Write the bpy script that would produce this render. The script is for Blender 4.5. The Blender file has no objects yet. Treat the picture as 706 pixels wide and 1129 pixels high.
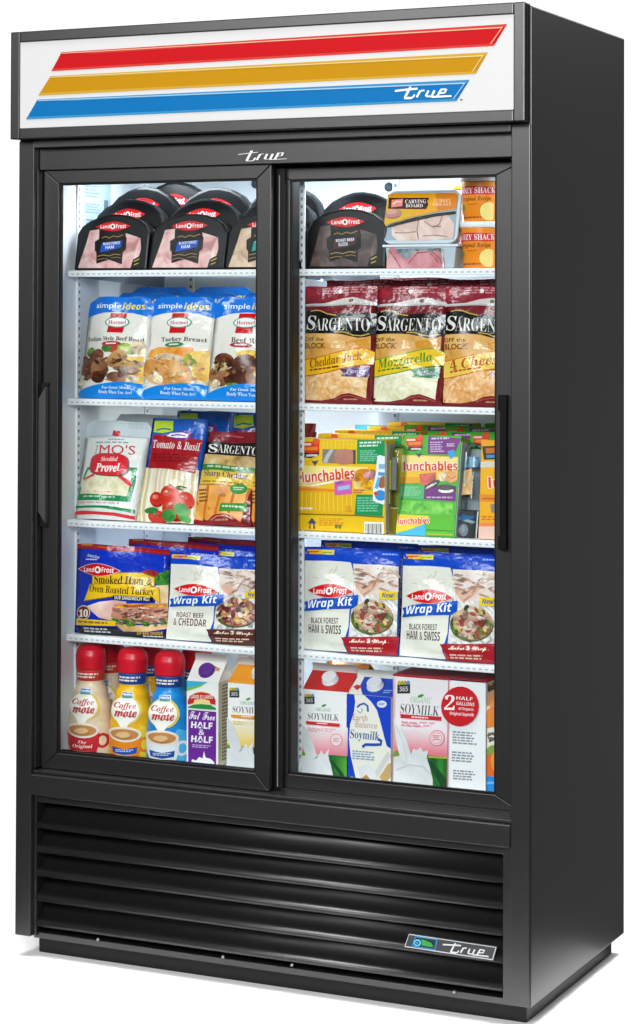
import bpy, bmesh, math, random
from mathutils import Vector, Matrix
from mathutils.geometry import tessellate_polygon

SC = bpy.context.scene
COL = SC.collection

# ------------------------------------------------------------------ camera
F_PX, PX_W = 2492.2767, 706.0
CAM = Vector((2.7372, -4.2051, 1.412))
YAW, PITCH, ROLL = 0.4442, 0.0179, 0.0029
CY_PX, CX_PX, PX_H = 299.1815, 353.0, 1129.0
_c, _s = math.cos(YAW), math.sin(YAW)
FWD = Vector((-_s * math.cos(PITCH), _c * math.cos(PITCH), math.sin(PITCH)))
_r0 = Vector((_c, _s, 0)); _u0 = _r0.cross(FWD)
RIGHT = _r0 * math.cos(ROLL) + _u0 * math.sin(ROLL)
UP = _u0 * math.cos(ROLL) - _r0 * math.sin(ROLL)
cam = bpy.data.cameras.new('camera')
cam.sensor_fit = 'HORIZONTAL'; cam.sensor_width = 36.0
cam.lens = F_PX / PX_W * 36.0
cam.shift_x = 0.0
cam.shift_y = -((PX_H / 2 - CY_PX) / PX_W)
cam.clip_start = 0.05; cam.clip_end = 200.0
co = bpy.data.objects.new('camera', cam); COL.objects.link(co)
B = -FWD
co.matrix_world = Matrix(((RIGHT.x, UP.x, B.x, CAM.x), (RIGHT.y, UP.y, B.y, CAM.y), (RIGHT.z, UP.z, B.z, CAM.z), (0, 0, 0, 1)))
SC.camera = co

def at(px, py, Y):
    """the point of the plane y = Y that the photograph shows at pixel (px, py): used to survey positions"""
    d = FWD + RIGHT * ((px - CX_PX) / F_PX) - UP * ((py - CY_PX) / F_PX)
    return CAM + d * ((Y - CAM.y) / d.y)

# ------------------------------------------------------------------ world: made-up surround, white cone behind, dimmed elsewhere to keep reflections dark
SC.view_settings.view_transform = 'Standard'; SC.view_settings.look = 'None'
SC.view_settings.exposure = 0.12; SC.view_settings.gamma = 1.0
W = bpy.data.worlds.new('World'); SC.world = W; W.use_nodes = True
nt = W.node_tree; nt.nodes.clear()
tc = nt.nodes.new('ShaderNodeTexCoord')
dot = nt.nodes.new('ShaderNodeVectorMath'); dot.operation = 'DOT_PRODUCT'
dot.inputs[1].default_value = (-0.36, 0.925, -0.12)
mr = nt.nodes.new('ShaderNodeMapRange'); mr.interpolation_type = 'SMOOTHSTEP'
mr.inputs['From Min'].default_value = 0.84; mr.inputs['From Max'].default_value = 0.915
mr.inputs['To Min'].default_value = 0.08; mr.inputs['To Max'].default_value = 1.04
bg = nt.nodes.new('ShaderNodeBackground'); wo = nt.nodes.new('ShaderNodeOutputWorld')
bg.inputs['Color'].default_value = (1, 1, 1, 1)
nt.links.new(tc.outputs['Generated'], dot.inputs[0]); nt.links.new(dot.outputs['Value'], mr.inputs['Value'])
nt.links.new(mr.outputs['Result'], bg.inputs['Strength']); nt.links.new(bg.outputs['Background'], wo.inputs['Surface'])

# ------------------------------------------------------------------ key lamp, and unseen lamps added for sheen and a white floor
def area(name, loc, target, sx, sy, power, color=(1, 1, 1), spread=180.0):
    l = bpy.data.lights.new(name, 'AREA'); l.shape = 'RECTANGLE'; l.size = sx; l.size_y = sy
    l.energy = power; l.color = color; l.spread = math.radians(spread)
    o = bpy.data.objects.new(name, l); COL.objects.link(o); o.location = loc
    o.rotation_euler = (Vector(target) - Vector(loc)).to_track_quat('-Z', 'Y').to_euler()
    return o
area('key_softbox', (2.3, -4.4, 2.5), (0.6, 0, 1.15), 1.5, 1.3, 145)
area('added_high_fill', (-0.5, -4.6, 3.35), (0.9, 0, 2.0), 2.2, 1.2, 112)  # added out of frame to brighten the upper cabinet's sheen
area('added_side_fill', (2.7, 4.2, 3.7), (1.2, 0.3, 1.7), 1.6, 1.2, 24)  # added behind, out of view, to lift the side panel's upper sheen
area('added_left_fill', (-1.9, -4.6, 2.9), (0.5, 0, 0.6), 0.7, 0.7, 11)  # unseen lamp added to put a highlight on the louvres
area('added_floor_fill_front', (0.55, -0.80, 3.5), (0.55, -0.72, 0), 2.8, 1.1, 26, spread=46)  # added overhead to keep the sheet in front white
area('added_floor_fill_right', (2.1, 0.35, 3.5), (1.95, 0.35, 0), 1.0, 1.6, 20, spread=40)  # added overhead to whiten the sheet beside the right panel
# the cooler's own LEDs: tubes in the ceiling and down the middle post, washing the white liner
LED = (0.86, 0.94, 1.0)
for lx, tx in ((0.592, 0.10), (0.628, 1.10)):
    area('led_tube_light', (lx, 0.30, 1.09), (tx, 0.50, 1.09), 0.02, 1.24, 4.0, LED)
area('led_ceiling_light', (0.60, 0.22, 1.738), (0.60, 0.30, 0.5), 1.0, 0.05, 6.0, LED)

# ------------------------------------------------------------------ render settings
SC.cycles.use_denoising = True
SC.cycles.max_bounces = 8; SC.cycles.transparent_max_bounces = 12
SC.cycles.sample_clamp_indirect = 6.0

# ------------------------------------------------------------------ materials
def lin(h):
    h = h.lstrip('#'); out = []
    for i in (0, 2, 4):
        c = int(h[i:i + 2], 16) / 255.0
        out.append(c / 12.92 if c <= 0.04045 else ((c + 0.055) / 1.055) ** 2.4)
    return tuple(out) + (1.0,)
_M = {}
def mat(h, rough=0.42, spec=0.5, bump=0.0, bscale=30.0, metal=0.0, coat=0.0, name=None, bdist=0.002):
    k = (h, rough, spec, bump, bscale, metal, coat)
    if k in _M: return _M[k]
    m = bpy.data.materials.new(name or 'surface_' + h.lstrip('#')); m.use_nodes = True
    t = m.node_tree; b = t.nodes['Principled BSDF']
    b.inputs['Base Color'].default_value = lin(h); b.inputs['Roughness'].default_value = rough
    b.inputs['Specular IOR Level'].default_value = spec; b.inputs['Metallic'].default_value = metal
    b.inputs['Coat Weight'].default_value = coat
    if bump:
        c = t.nodes.new('ShaderNodeTexCoord'); n = t.nodes.new('ShaderNodeTexNoise'); bp = t.nodes.new('ShaderNodeBump')
        n.inputs['Scale'].default_value = bscale; n.inputs['Detail'].default_value = 3
        bp.inputs['Strength'].default_value = bump; bp.inputs['Distance'].default_value = bdist
        t.links.new(c.outputs['Object'], n.inputs['Vector']); t.links.new(n.outputs['Fac'], bp.inputs['Height'])
        t.links.new(bp.outputs['Normal'], b.inputs['Normal'])
    _M[k] = m
    return m
def film(h): return mat(h, 0.19, 0.5, 0.62, 22.0, name='film_' + h.lstrip('#'), bdist=0.008)   # printed crinkled plastic film
def card(h): return mat(h, 0.45, 0.4, 0.10, 60.0, name='card_' + h.lstrip('#'))   # printed carton board
def shiny(h): return mat(h, 0.22, 0.5, 0.0, name='plastic_' + h.lstrip('#'))

def food(name, cols, scale=40.0, kind='noise', rough=0.4, bump=0.5, stretch=(1, 1, 1), detail=4.0, dist=0.6):
    k = ('food', name)
    if k in _M: return _M[k]
    m = bpy.data.materials.new(name); m.use_nodes = True
    t = m.node_tree; b = t.nodes['Principled BSDF']; b.inputs['Roughness'].default_value = rough
    c = t.nodes.new('ShaderNodeTexCoord'); mp = t.nodes.new('ShaderNodeMapping'); mp.inputs['Scale'].default_value = stretch
    t.links.new(c.outputs['Object'], mp.inputs['Vector'])
    if kind == 'voronoi':
        n = t.nodes.new('ShaderNodeTexVoronoi'); n.inputs['Scale'].default_value = scale; fac = n.outputs['Color']
        sep = t.nodes.new('ShaderNodeSeparateColor'); t.links.new(fac, sep.inputs['Color']); fac = sep.outputs['Red']
    else:
        n = t.nodes.new('ShaderNodeTexNoise'); n.inputs['Scale'].default_value = scale
        n.inputs['Detail'].default_value = detail; n.inputs['Distortion'].default_value = dist; fac = n.outputs['Fac']
    t.links.new(mp.outputs['Vector'], n.inputs['Vector'])
    r = t.nodes.new('ShaderNodeValToRGB'); cr = r.color_ramp
    lo, hi = (0.0, 1.0) if kind == 'voronoi' else (0.34, 0.68)
    cr.elements[0].position = lo; cr.elements[0].color = lin(cols[0])
    cr.elements[1].position = hi; cr.elements[1].color = lin(cols[-1])
    for i, h in enumerate(cols[1:-1]):
        e = cr.elements.new(lo + (hi - lo) * (i + 1) / (len(cols) - 1)); e.color = lin(h)
    t.links.new(fac, r.inputs['Fac']); t.links.new(r.outputs['Color'], b.inputs['Base Color'])
    _M[k] = m
    return m

def tinted(h):
    """printed photograph of food: the colour broken up into darker and lighter grain"""
    c = [int(h.lstrip('#')[i:i + 2], 16) for i in (0, 2, 4)]
    def sh(k): return '#%02x%02x%02x' % tuple(max(0, min(255, int(x * k))) for x in c)
    return food('picture_' + h.lstrip('#'), [sh(.62), sh(.88), h, sh(1.2)], 55.0, rough=0.25, dist=1.2)

def glass_mat(name, tint, refl=0.10):
    m = bpy.data.materials.new(name); m.use_nodes = True
    t = m.node_tree; t.nodes.clear()
    o = t.nodes.new('ShaderNodeOutputMaterial'); mx = t.nodes.new('ShaderNodeMixShader')
    tr = t.nodes.new('ShaderNodeBsdfTransparent'); gl = t.nodes.new('ShaderNodeBsdfGlossy'); lw = t.nodes.new('ShaderNodeLayerWeight')
    mu = t.nodes.new('ShaderNodeMath'); mu.operation = 'MULTIPLY'; mu.inputs[1].default_value = refl
    tr.inputs['Color'].default_value = tint; gl.inputs['Roughness'].default_value = 0.02
    lw.inputs['Blend'].default_value = 0.35
    t.links.new(lw.outputs['Fresnel'], mu.inputs[0]); t.links.new(mu.outputs[0], mx.inputs[0])
    t.links.new(tr.outputs[0], mx.inputs[1]); t.links.new(gl.outputs[0], mx.inputs[2]); t.links.new(mx.outputs[0], o.inputs['Surface'])
    return m

BLACK = mat('#19191a', 0.37, 0.88, 0.12, 900.0, name='black_powder_coat', bdist=0.0004)
DARK = mat('#141414', 0.55, 0.2, name='dark_recess')
GASKET = mat('#101012', 0.5, 0.25, name='black_rubber')
LINER = mat('#e3e9ee', 0.45, 0.4, name='white_liner')
SHELF = mat('#f2f4f5', 0.4, 0.4, name='white_coated_wire')
GREY = mat('#8d969d', 0.5, 0.3, name='grey_mark')
GLASS = glass_mat('door_glass', (0.965, 0.985, 0.99, 1), 0.10)
CLEARPET = glass_mat('clear_pet', (0.72, 0.76, 0.77, 1), 0.45)

# ------------------------------------------------------------------ mesh helpers
def finish(name, bm, mats, parent=None, smooth=False, loc=None):
    me = bpy.data.meshes.new(name); bm.normal_update(); bm.to_mesh(me); bm.free()
    for m in (mats if isinstance(mats, (list, tuple)) else [mats]): me.materials.append(m)
    if smooth:
        for p in me.polygons: p.use_smooth = True
    o = bpy.data.objects.new(name, me); COL.objects.link(o)
    if parent is not None: o.parent = parent
    if loc is not None: o.location = loc
    return o
def merge(bm, other):
    me = bpy.data.meshes.new('tmp'); other.to_mesh(me); other.free(); bm.from_mesh(me); bpy.data.meshes.remove(me)
def prism_y(bm, pts, y0, y1, bev=0.0, mi=0):
    """polygon given in (x, z), extruded from y0 to y1"""
    t = bmesh.new(); n = len(pts)
    a = [t.verts.new((p[0], y0, p[1])) for p in pts]; b = [t.verts.new((p[0], y1, p[1])) for p in pts]
    t.faces.new(a); t.faces.new(b[::-1])
    for i in range(n): t.faces.new((a[i], b[i], b[(i + 1) % n], a[(i + 1) % n]))
    bmesh.ops.recalc_face_normals(t, faces=t.faces[:])
    if bev: bmesh.ops.bevel(t, geom=t.edges[:], offset=bev, segments=2, affect='EDGES', profile=0.6, clamp_overlap=True)
    for f in t.faces: f.material_index = mi
    merge(bm, t)
def prism_x(bm, pts, x0, x1, bev=0.0, mi=0):
    """polygon given in (y, z), extruded from x0 to x1"""
    t = bmesh.new(); n = len(pts)
    a = [t.verts.new((x0, p[0], p[1])) for p in pts]; b = [t.verts.new((x1, p[0], p[1])) for p in pts]
    t.faces.new(a); t.faces.new(b[::-1])
    for i in range(n): t.faces.new((a[i], b[i], b[(i + 1) % n], a[(i + 1) % n]))
    bmesh.ops.recalc_face_normals(t, faces=t.faces[:])
    if bev: bmesh.ops.bevel(t, geom=t.edges[:], offset=bev, segments=2, affect='EDGES', profile=0.6, clamp_overlap=True)
    for f in t.faces: f.material_index = mi
    merge(bm, t)
def box(bm, x0, x1, y0, y1, z0, z1, bev=0.0, mi=0):
    prism_y(bm, [(x0, z0), (x1, z0), (x1, z1), (x0, z1)], y0, y1, bev, mi)
def box_obj(name, dims, m, parent=None, bev=0.0):
    bm = bmesh.new(); box(bm, *dims, bev); return finish(name, bm, m, parent)
def miter_frame(bm, x0, x1, z0, z1, l, r, b, t, y0, y1, bev=0.0015, gap=0.0006):
    """four rails cut at 45 degrees at the corners, a hairline apart"""
    g = gap
    prism_y(bm, [(x0, z0 + g), (x0 + l, z0 + b + g), (x0 + l, z1 - t - g), (x0, z1 - g)], y0, y1, bev)
    prism_y(bm, [(x1, z0 + g), (x1, z1 - g), (x1 - r, z1 - t - g), (x1 - r, z0 + b + g)], y0, y1, bev)
    prism_y(bm, [(x0 + g, z1), (x0 + l + g, z1 - t), (x1 - r - g, z1 - t), (x1 - g, z1)], y0, y1, bev)
    prism_y(bm, [(x0 + g, z0), (x1 - g, z0), (x1 - r - g, z0 + b), (x0 + l + g, z0 + b)], y0, y1, bev)
def ring(bm, x0, x1, z0, z1, w, y0, y1, bev=0.0):
    box(bm, x0, x0 + w, y0, y1, z0, z1, bev); box(bm, x1 - w, x1, y0, y1, z0, z1, bev)
    box(bm, x0 + w + .0002, x1 - w - .0002, y0, y1, z0, z0 + w, bev); box(bm, x0 + w + .0002, x1 - w - .0002, y0, y1, z1 - w, z1, bev)
def empty(name, loc=(0, 0, 0)):
    o = bpy.data.objects.new(name, None); o.empty_display_size = 0.05; COL.objects.link(o); o.location = loc
    return o
def tag(o, label=None, cat=None, group=None, kind=None):
    if label: o['label'] = label
    if cat: o['category'] = cat
    if group: o['group'] = group
    if kind: o['kind'] = kind
    return o
def dup(root, loc, label, scale=None, lean=None, rz=None):
    """a copy of a thing with copies of its parts (mesh data shared)"""
    r = root.copy(); COL.objects.link(r); r.location = loc; r['label'] = label
    if scale: r.scale = scale
    if lean is not None: r.rotation_euler.x = -math.radians(lean)
    if rz is not None: r.rotation_euler.z = math.radians(rz)
    for ch in list(root.children):
        c = ch.copy(); COL.objects.link(c); c.parent = r
        for g in list(ch.children):
            d = g.copy(); COL.objects.link(d); d.parent = c
    return r

# ------------------------------------------------------------------ printing: flat artwork laid on a package's surface
def _style(s, u, l, dg=None):
    o = ''
    for c in s:
        if 'A' <= c <= 'Z': o += chr(u + ord(c) - 65)
        elif 'a' <= c <= 'z': o += chr(l + ord(c) - 97)
        elif dg and '0' <= c <= '9': o += chr(dg + ord(c) - 48)
        else: o += c
    return o
STY = {'n': None, 'serif': (0x1D400, 0x1D41A, 0x1D7CE), 'serifi': (0x1D468, 0x1D482, 0x1D7CE), 'script': (0x1D4D0, 0x1D4EA, 0x1D7CE),
       'bold': (0x1D5D4, 0x1D5EE, 0x1D7EC), 'boldi': (0x1D63C, 0x1D656, 0x1D7EC), 'ital': (0x1D608, 0x1D622, 0x1D7E2)}
_T = {}
def glyphs(s, style, off):
    k = (s, style, off)
    if k not in _T:
        cu = bpy.data.curves.new('lettering', 'FONT'); cu.body = _style(s, *STY[style]) if STY[style] else s
        cu.size = 1.0; cu.offset = off; cu.resolution_u = 3; cu.fill_mode = 'FRONT'
        o = bpy.data.objects.new('lettering', cu); COL.objects.link(o)
        me = bpy.data.meshes.new_from_object(o)
        vs = [(v.co.x, v.co.y) for v in me.vertices]; fs = [tuple(p.vertices) for p in me.polygons]
        bpy.data.objects.remove(o); bpy.data.curves.remove(cu); bpy.data.meshes.remove(me)
        _T[k] = (vs, fs)
    return _T[k]

class Art:
    """shapes measured in the units of a frame; quad = the frame's (bottom left, bottom right, top left, top right)"""
    def __init__(s, quad, m=film): s.q = quad; s.items = []; s.m = m
    def frame(s, quad): s.q = quad; return s
    def uv(s, x, y):
        (ax, ay), (bx, by), (cx, cy), (dx, dy) = s.q
        u, v = 0.5, 0.5
        for _ in range(8):
            X = ax * (1 - u) * (1 - v) + bx * u * (1 - v) + cx * (1 - u) * v + dx * u * v - x
            Y = ay * (1 - u) * (1 - v) + by * u * (1 - v) + cy * (1 - u) * v + dy * u * v - y
            xu = (bx - ax) * (1 - v) + (dx - cx) * v; xv = (cx - ax) * (1 - u) + (dx - bx) * u
            yu = (by - ay) * (1 - v) + (dy - cy) * v; yv = (cy - ay) * (1 - u) + (dy - by) * u
            D = xu * yv - xv * yu
            u -= (X * yv - Y * xv) / D; v -= (Y * xu - X * yu) / D
        return u, v
    PICT = ('food_picture', 'sandwich_picture', 'meat_slices', 'snack', 'tomato')
    def add(s, part, m, vs, fs):
        if part in s.PICT and isinstance(m, str): m = tinted(m)
        s.items.append((part, s.m(m) if isinstance(m, str) else m, [s.uv(*p) for p in vs], fs))
    def P(s, part, m, pts):
        tri = tessellate_polygon([[Vector((p[0], p[1], 0)) for p in pts]])
        s.add(part, m, pts, [tuple(t) for t in tri]); return s
    def R(s, part, m, x0, y0, x1, y1): return s.P(part, m, [(x0, y0), (x1, y0), (x1, y1), (x0, y1)])
    def E(s, part, m, cx, cy, rx, ry, rot=0, n=22, pw=1.0):
        a = math.radians(rot); pts = []
        for i in range(n):
            t = 2 * math.pi * i / n; c, d = math.cos(t), math.sin(t)
            x = rx * math.copysign(abs(c) ** pw, c); y = ry * math.copysign(abs(d) ** pw, d)
            pts.append((cx + x * math.cos(a) - y * math.sin(a), cy + x * math.sin(a) + y * math.cos(a)))
        return s.P(part, m, pts)
    def B(s, part, m, pts, w):
        """a ribbon of width w along a polyline"""
        L, Rr = [], []
        for i, p in enumerate(pts):
            a = pts[max(i - 1, 0)]; b = pts[min(i + 1, len(pts) - 1)]
            dx, dy = b[0] - a[0], b[1] - a[1]; n = math.hypot(dx, dy) or 1
            L.append((p[0] - dy / n * w / 2, p[1] + dx / n * w / 2)); Rr.append((p[0] + dy / n * w / 2, p[1] - dx / n * w / 2))
        vs = L + Rr; k = len(pts)
        s.add(part, m, vs, [(i, i + 1, k + i + 1, k + i) for i in range(k - 1)]); return s
    def T(s, part, m, text, x0, y0, x1, y1, style='bold', rot=0, off=0.0, shear=0.0):
        vs, fs = glyphs(text, style, off)
        ax = min(v[0] for v in vs); bx = max(v[0] for v in vs); ay = min(v[1] for v in vs); by = max(v[1] for v in vs)
        a = math.radians(rot); cx, cy = (x0 + x1) / 2, (y0 + y1) / 2; out = []
        for v in vs:
            X = x0 + (v[0] - ax) / (bx - ax) * (x1 - x0); Y = y1 - (v[1] - ay) / (by - ay) * (y1 - y0)
            X += shear * (y1 - Y)
            dx, dy = X - cx, Y - cy
            out.append((cx + dx * math.cos(a) - dy * math.sin(a), cy + dx * math.sin(a) + dy * math.cos(a)))
        s.add(part, m, out, fs); return s
    def lines(s, part, m, x0, y0, x1, y1, n, seed=1, slope=0.0):
        """rows of small print too small to read in the photograph"""
        r = random.Random(seed); h = (y1 - y0) / n
        for i in range(n):
            x = x0; y = y0 + i * h; end = x1 - (x1 - x0) * 0.25 * r.random()
            while x < end:
                w = (x1 - x0) * r.uniform(0.08, 0.22); e = min(x + w, end)
                s.P(part, m, [(x, y + slope * (x - x0)), (e, y + slope * (e - x0)), (e, y + h * .55 + slope * (e - x0)), (x, y + h * .55 + slope * (x - x0))])
                x = e + (x1 - x0) * 0.035
        return s
    def scatter(s, part, ms, poly, n, rx, ry, seed=1, jr=180):
        r = random.Random(seed); xs = [p[0] for p in poly]; ys = [p[1] for p in poly]
        def inside(x, y):
            k = False; j = len(poly) - 1
            for i in range(len(poly)):
                if (poly[i][1] > y) != (poly[j][1] > y) and x < (poly[j][0] - poly[i][0]) * (y - poly[i][1]) / (poly[j][1] - poly[i][1]) + poly[i][0]: k = not k
                j = i
            return k
        c = 0
        for _ in range(n * 8):
            x, y = r.uniform(min(xs), max(xs)), r.uniform(min(ys), max(ys))
            if inside(x, y):
                s.E(part, ms[r.randrange(len(ms))], x, y, rx * r.uniform(.6, 1.3), ry * r.uniform(.6, 1.3), r.uniform(-jr, jr), 9); c += 1
            if c >= n: break
        return s

def grid_surface(fn, nu, nv):
    """bilinear patchwork through fn(u, v) so that printing sits on the very facets of the body"""
    G = [[Vector(fn(i / nu, j / nv)) for i in range(nu + 1)] for j in range(nv + 1)]
    def S(u, v):
        u = min(max(u, 0), 1) * nu; v = min(max(v, 0), 1) * nv
        i = min(int(u), nu - 1); j = min(int(v), nv - 1); u -= i; v -= j
        return (G[j][i] * (1 - u) + G[j][i + 1] * u) * (1 - v) + (G[j + 1][i] * (1 - u) + G[j + 1][i + 1] * u) * v
    return S
def print_art(art, S, nu, nv, parent, step=0.00032, base=0.0004, umax=1.0):
    boxes = []; parts = {}
    e = 0.0015
    for part, m, vs, fs in art.items:
        us = [p[0] for p in vs]; ws = [p[1] for p in vs]
        bb = (min(us), min(ws), max(us), max(ws)); lay = 0
        for b2, l2 in boxes:
            if bb[0] < b2[2] and bb[2] > b2[0] and bb[1] < b2[3] and bb[3] > b2[1]: lay = max(lay, l2 + 1)
        boxes.append((bb, lay))
        bm = bmesh.new(); V = [bm.verts.new((p[0], p[1], 0)) for p in vs]
        for f in fs:
            try: bm.faces.new([V[i] for i in f])
            except ValueError: pass
        for pos, nrm, a, b in ((0.0, (-1, 0, 0), bb[0], bb[2]), (1.0, (1, 0, 0), bb[0], bb[2])):
            if a < 0 or b > 1:
                bmesh.ops.bisect_plane(bm, geom=bm.verts[:] + bm.edges[:] + bm.faces[:], plane_co=(pos + (e if pos == 0 else -e), 0, 0), plane_no=nrm, clear_outer=True)
        if bb[1] < 0: bmesh.ops.bisect_plane(bm, geom=bm.verts[:] + bm.edges[:] + bm.faces[:], plane_co=(0, e, 0), plane_no=(0, -1, 0), clear_outer=True)
        if bb[3] > 1: bmesh.ops.bisect_plane(bm, geom=bm.verts[:] + bm.edges[:] + bm.faces[:], plane_co=(0, 1 - e, 0), plane_no=(0, 1, 0), clear_outer=True)
        for i in range(1, nu):
            if bb[0] < i / nu < bb[2]: bmesh.ops.bisect_plane(bm, geom=bm.verts[:] + bm.edges[:] + bm.faces[:], plane_co=(i / nu, 0, 0), plane_no=(1, 0, 0), dist=1e-6)
        for j in range(1, nv):
            if bb[1] < j / nv < bb[3]: bmesh.ops.bisect_plane(bm, geom=bm.verts[:] + bm.edges[:] + bm.faces[:], plane_co=(0, j / nv, 0), plane_no=(0, 1, 0), dist=1e-6)
        h = base + lay * step
        for v in bm.verts:
            u, w = v.co.x, v.co.y
            p = S(u, w); a = S(min(u + .01, 1), w) - S(max(u - .01, 0), w); b = S(u, min(w + .01, 1)) - S(u, max(w - .01, 0))
            n = a.cross(b); n = n.normalized() if n.length > 1e-12 else Vector((0, -1, 0))
            v.co = p + n * h
        P = parts.setdefault(part, ([], [], [], []))
        if m not in P[3]: P[3].append(m)
        mi = P[3].index(m); o = len(P[0])
        bm.verts.index_update()
        P[0].extend(v.co.copy() for v in bm.verts)
        for f in bm.faces: P[1].append([o + v.index for v in f.verts]); P[2].append(mi)
        bm.free()
    out = {}
    for part, (vs, fs, mi, ms) in parts.items():
        me = bpy.data.meshes.new(part); me.from_pydata(vs, [], fs)
        for m in ms: me.materials.append(m)
        me.polygons.foreach_set('material_index', mi); me.polygons.foreach_set('use_smooth', [True] * len(fs)) if nu > 1 else None
        me.update(); ob = bpy.data.objects.new(part, me); COL.objects.link(ob)
        if parent is not None: ob.parent = parent
        out[part] = ob
    return out
def true_logo(a, part, m, X0, Y0, X1, Y1, w=13, sl=0.0):
    """the maker's script wordmark, drawn as pen strokes"""
    def t(pts):
        return [(X0 + (x - 165) / 380 * (X1 - X0), Y0 + (y - 95) / 95 * (Y1 - Y0) + sl * (x - 165) / 380) for x, y in pts]
    k = (X1 - X0) / 380 * w
    a.B(part, m, t([(165, 127), (230, 120), (318, 112)]), k)
    a.B(part, m, t([(272, 96), (252, 140), (232, 184)]), k * 1.1)
    a.B(part, m, t([(228, 187), (278, 187)]), k * 1.1)
    a.B(part, m, t([(276, 188), (290, 178), (300, 160)]), k * .8)
    a.B(part, m, t([(312, 182), (338, 130)]), k); a.B(part, m, t([(336, 136), (348, 129), (366, 129)]), k * .85)
    a.B(part, m, t([(392, 130), (374, 174)]), k); a.B(part, m, t([(432, 130), (412, 180)]), k); a.B(part, m, t([(374, 176), (410, 178)]), k * .8)
    a.B(part, m, t([(478, 122), (450, 178)]), k); a.B(part, m, t([(476, 124), (512, 124)]), k * .9)
    a.B(part, m, t([(514, 122), (502, 150), (466, 154)]), k * .8)
    a.B(part, m, t([(412, 182), (450, 181), (545, 178)]), k * .9)
# ================================================================== the setting
bm = bmesh.new(); bm.faces.new([bm.verts.new(p) for p in ((-0.10, -0.34, 0), (1.32, -0.34, 0), (1.32, 0.60, 0), (-0.10, 0.60, 0))])
fl = finish('floor', bm, mat('#fbfbfb', 0.8, 0.2, name='white_studio_paper'))
tag(fl, 'white studio sheet under the cooler', 'floor', kind='structure')

# ================================================================== the cooler
WID, DEP, HGT, ZB = 1.197, 0.60, 2.02, 0.046
cool = tag(empty('display_refrigerator', (0, 0, 0)), 'tall black two door glass front cooler with striped sign on top', 'refrigerator')
def part(name, bm, m, parent=cool, smooth=False): return finish(name, bm, m, parent, smooth)

# shell
bm = bmesh.new(); prism_x(bm, [(0.004, ZB), (0.52, ZB), (DEP, ZB), (DEP, HGT), (0.004, HGT)], WID - 0.02, WID, 0.003); part('side_panel', bm, BLACK)
bm = bmesh.new(); prism_x(bm, [(0.004, ZB), (0.52, ZB), (DEP, ZB), (DEP, HGT), (0.004, HGT)], 0.0, 0.02, 0.003); part('side_panel', bm, BLACK)
part('top_panel', (lambda b: (box(b, 0.0202, WID - .0202, 0.0, DEP - .001, HGT - .02, HGT - .001, .002), b)[1])(bmesh.new()), BLACK)
part('back_panel', (lambda b: (box(b, 0.0202, WID - .0202, DEP - .02, DEP - .001, ZB, HGT - .0205, .001), b)[1])(bmesh.new()), BLACK)
for x0, x1 in ((0.0012, 0.0405), (1.1555, WID - 0.0014)):
    bm = bmesh.new(); box(bm, x0, x1, -0.001, 0.0215, ZB + .001, 1.786, .0022); part('corner_post', bm, BLACK)
bm = bmesh.new(); box(bm, 0.0206, WID - .0206, 0.0495, DEP - .021, ZB, 0.40, .001); part('machine_bay', bm, DARK)
bm = bmesh.new(); box(bm, 0.030, 1.172, 0.05, 0.59, 0.0, ZB - .0005, .004); part('kick_plate', bm, mat('#131314', 0.5, 0.3, name='black_kick_steel'))

# header with the striped sign
hd = bmesh.new(); ring(hd, 0.0, WID - .001, 1.7875, HGT + .003, 0.0235, -0.035, -0.001, 0.0025)
box(hd, .0242, WID - .0252, -0.016, -0.004, 1.812, 1.996)
header = part('sign_header', hd, BLACK)
bm = bmesh.new(); box(bm, WID - .0008, WID + .0006, -0.012, -0.0085, 1.79, HGT); box(bm, WID - .0008, WID + .0006, -0.0245, -0.0225, 1.79, HGT)
finish('end_groove', bm, DARK, header)
SX0, SX1, SZ0, SZ1 = 0.0237, 1.1723, 1.8112, 1.9993
bm = bmesh.new(); box(bm, SX0, SX1, -0.0325, -0.0165, SZ0, SZ1, .0008)
sign = finish('sign_panel', bm, mat('#d3d3d3', 0.6, 0.12, name='white_sign_acrylic'), header)
def psh(h): return mat(h, 0.6, 0.12, name='sign_ink_' + h.lstrip('#'))
a = Art([(22.5, 142), (565, 123.3), (21.7, 46.8), (566, 18.4)], psh)
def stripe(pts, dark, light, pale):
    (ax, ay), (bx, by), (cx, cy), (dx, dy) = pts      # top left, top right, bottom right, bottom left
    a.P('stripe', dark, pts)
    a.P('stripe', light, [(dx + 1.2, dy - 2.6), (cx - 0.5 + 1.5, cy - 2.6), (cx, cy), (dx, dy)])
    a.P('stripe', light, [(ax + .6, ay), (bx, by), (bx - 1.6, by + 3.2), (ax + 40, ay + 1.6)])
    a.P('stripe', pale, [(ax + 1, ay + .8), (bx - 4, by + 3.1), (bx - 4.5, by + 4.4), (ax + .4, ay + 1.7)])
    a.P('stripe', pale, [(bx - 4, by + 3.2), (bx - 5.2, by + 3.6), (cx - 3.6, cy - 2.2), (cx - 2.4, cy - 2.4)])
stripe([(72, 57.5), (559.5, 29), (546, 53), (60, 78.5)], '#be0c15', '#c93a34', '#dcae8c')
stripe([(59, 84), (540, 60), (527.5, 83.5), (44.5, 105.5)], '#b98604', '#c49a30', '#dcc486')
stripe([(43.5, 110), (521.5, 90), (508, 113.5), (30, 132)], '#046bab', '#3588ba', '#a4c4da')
true_logo(a, 'wordmark', '#f6f8fa', 445, 97.5, 503, 110.5, 14, -1.0)
a.E('wordmark', '#777777', 513, 112, 1.2, 1.2)
S = grid_surface(lambda u, v: (SX0 + u * (SX1 - SX0), -0.0327, SZ0 + v * (SZ1 - SZ0)), 1, 1)
print_art(a, S, 1, 1, header)

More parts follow.
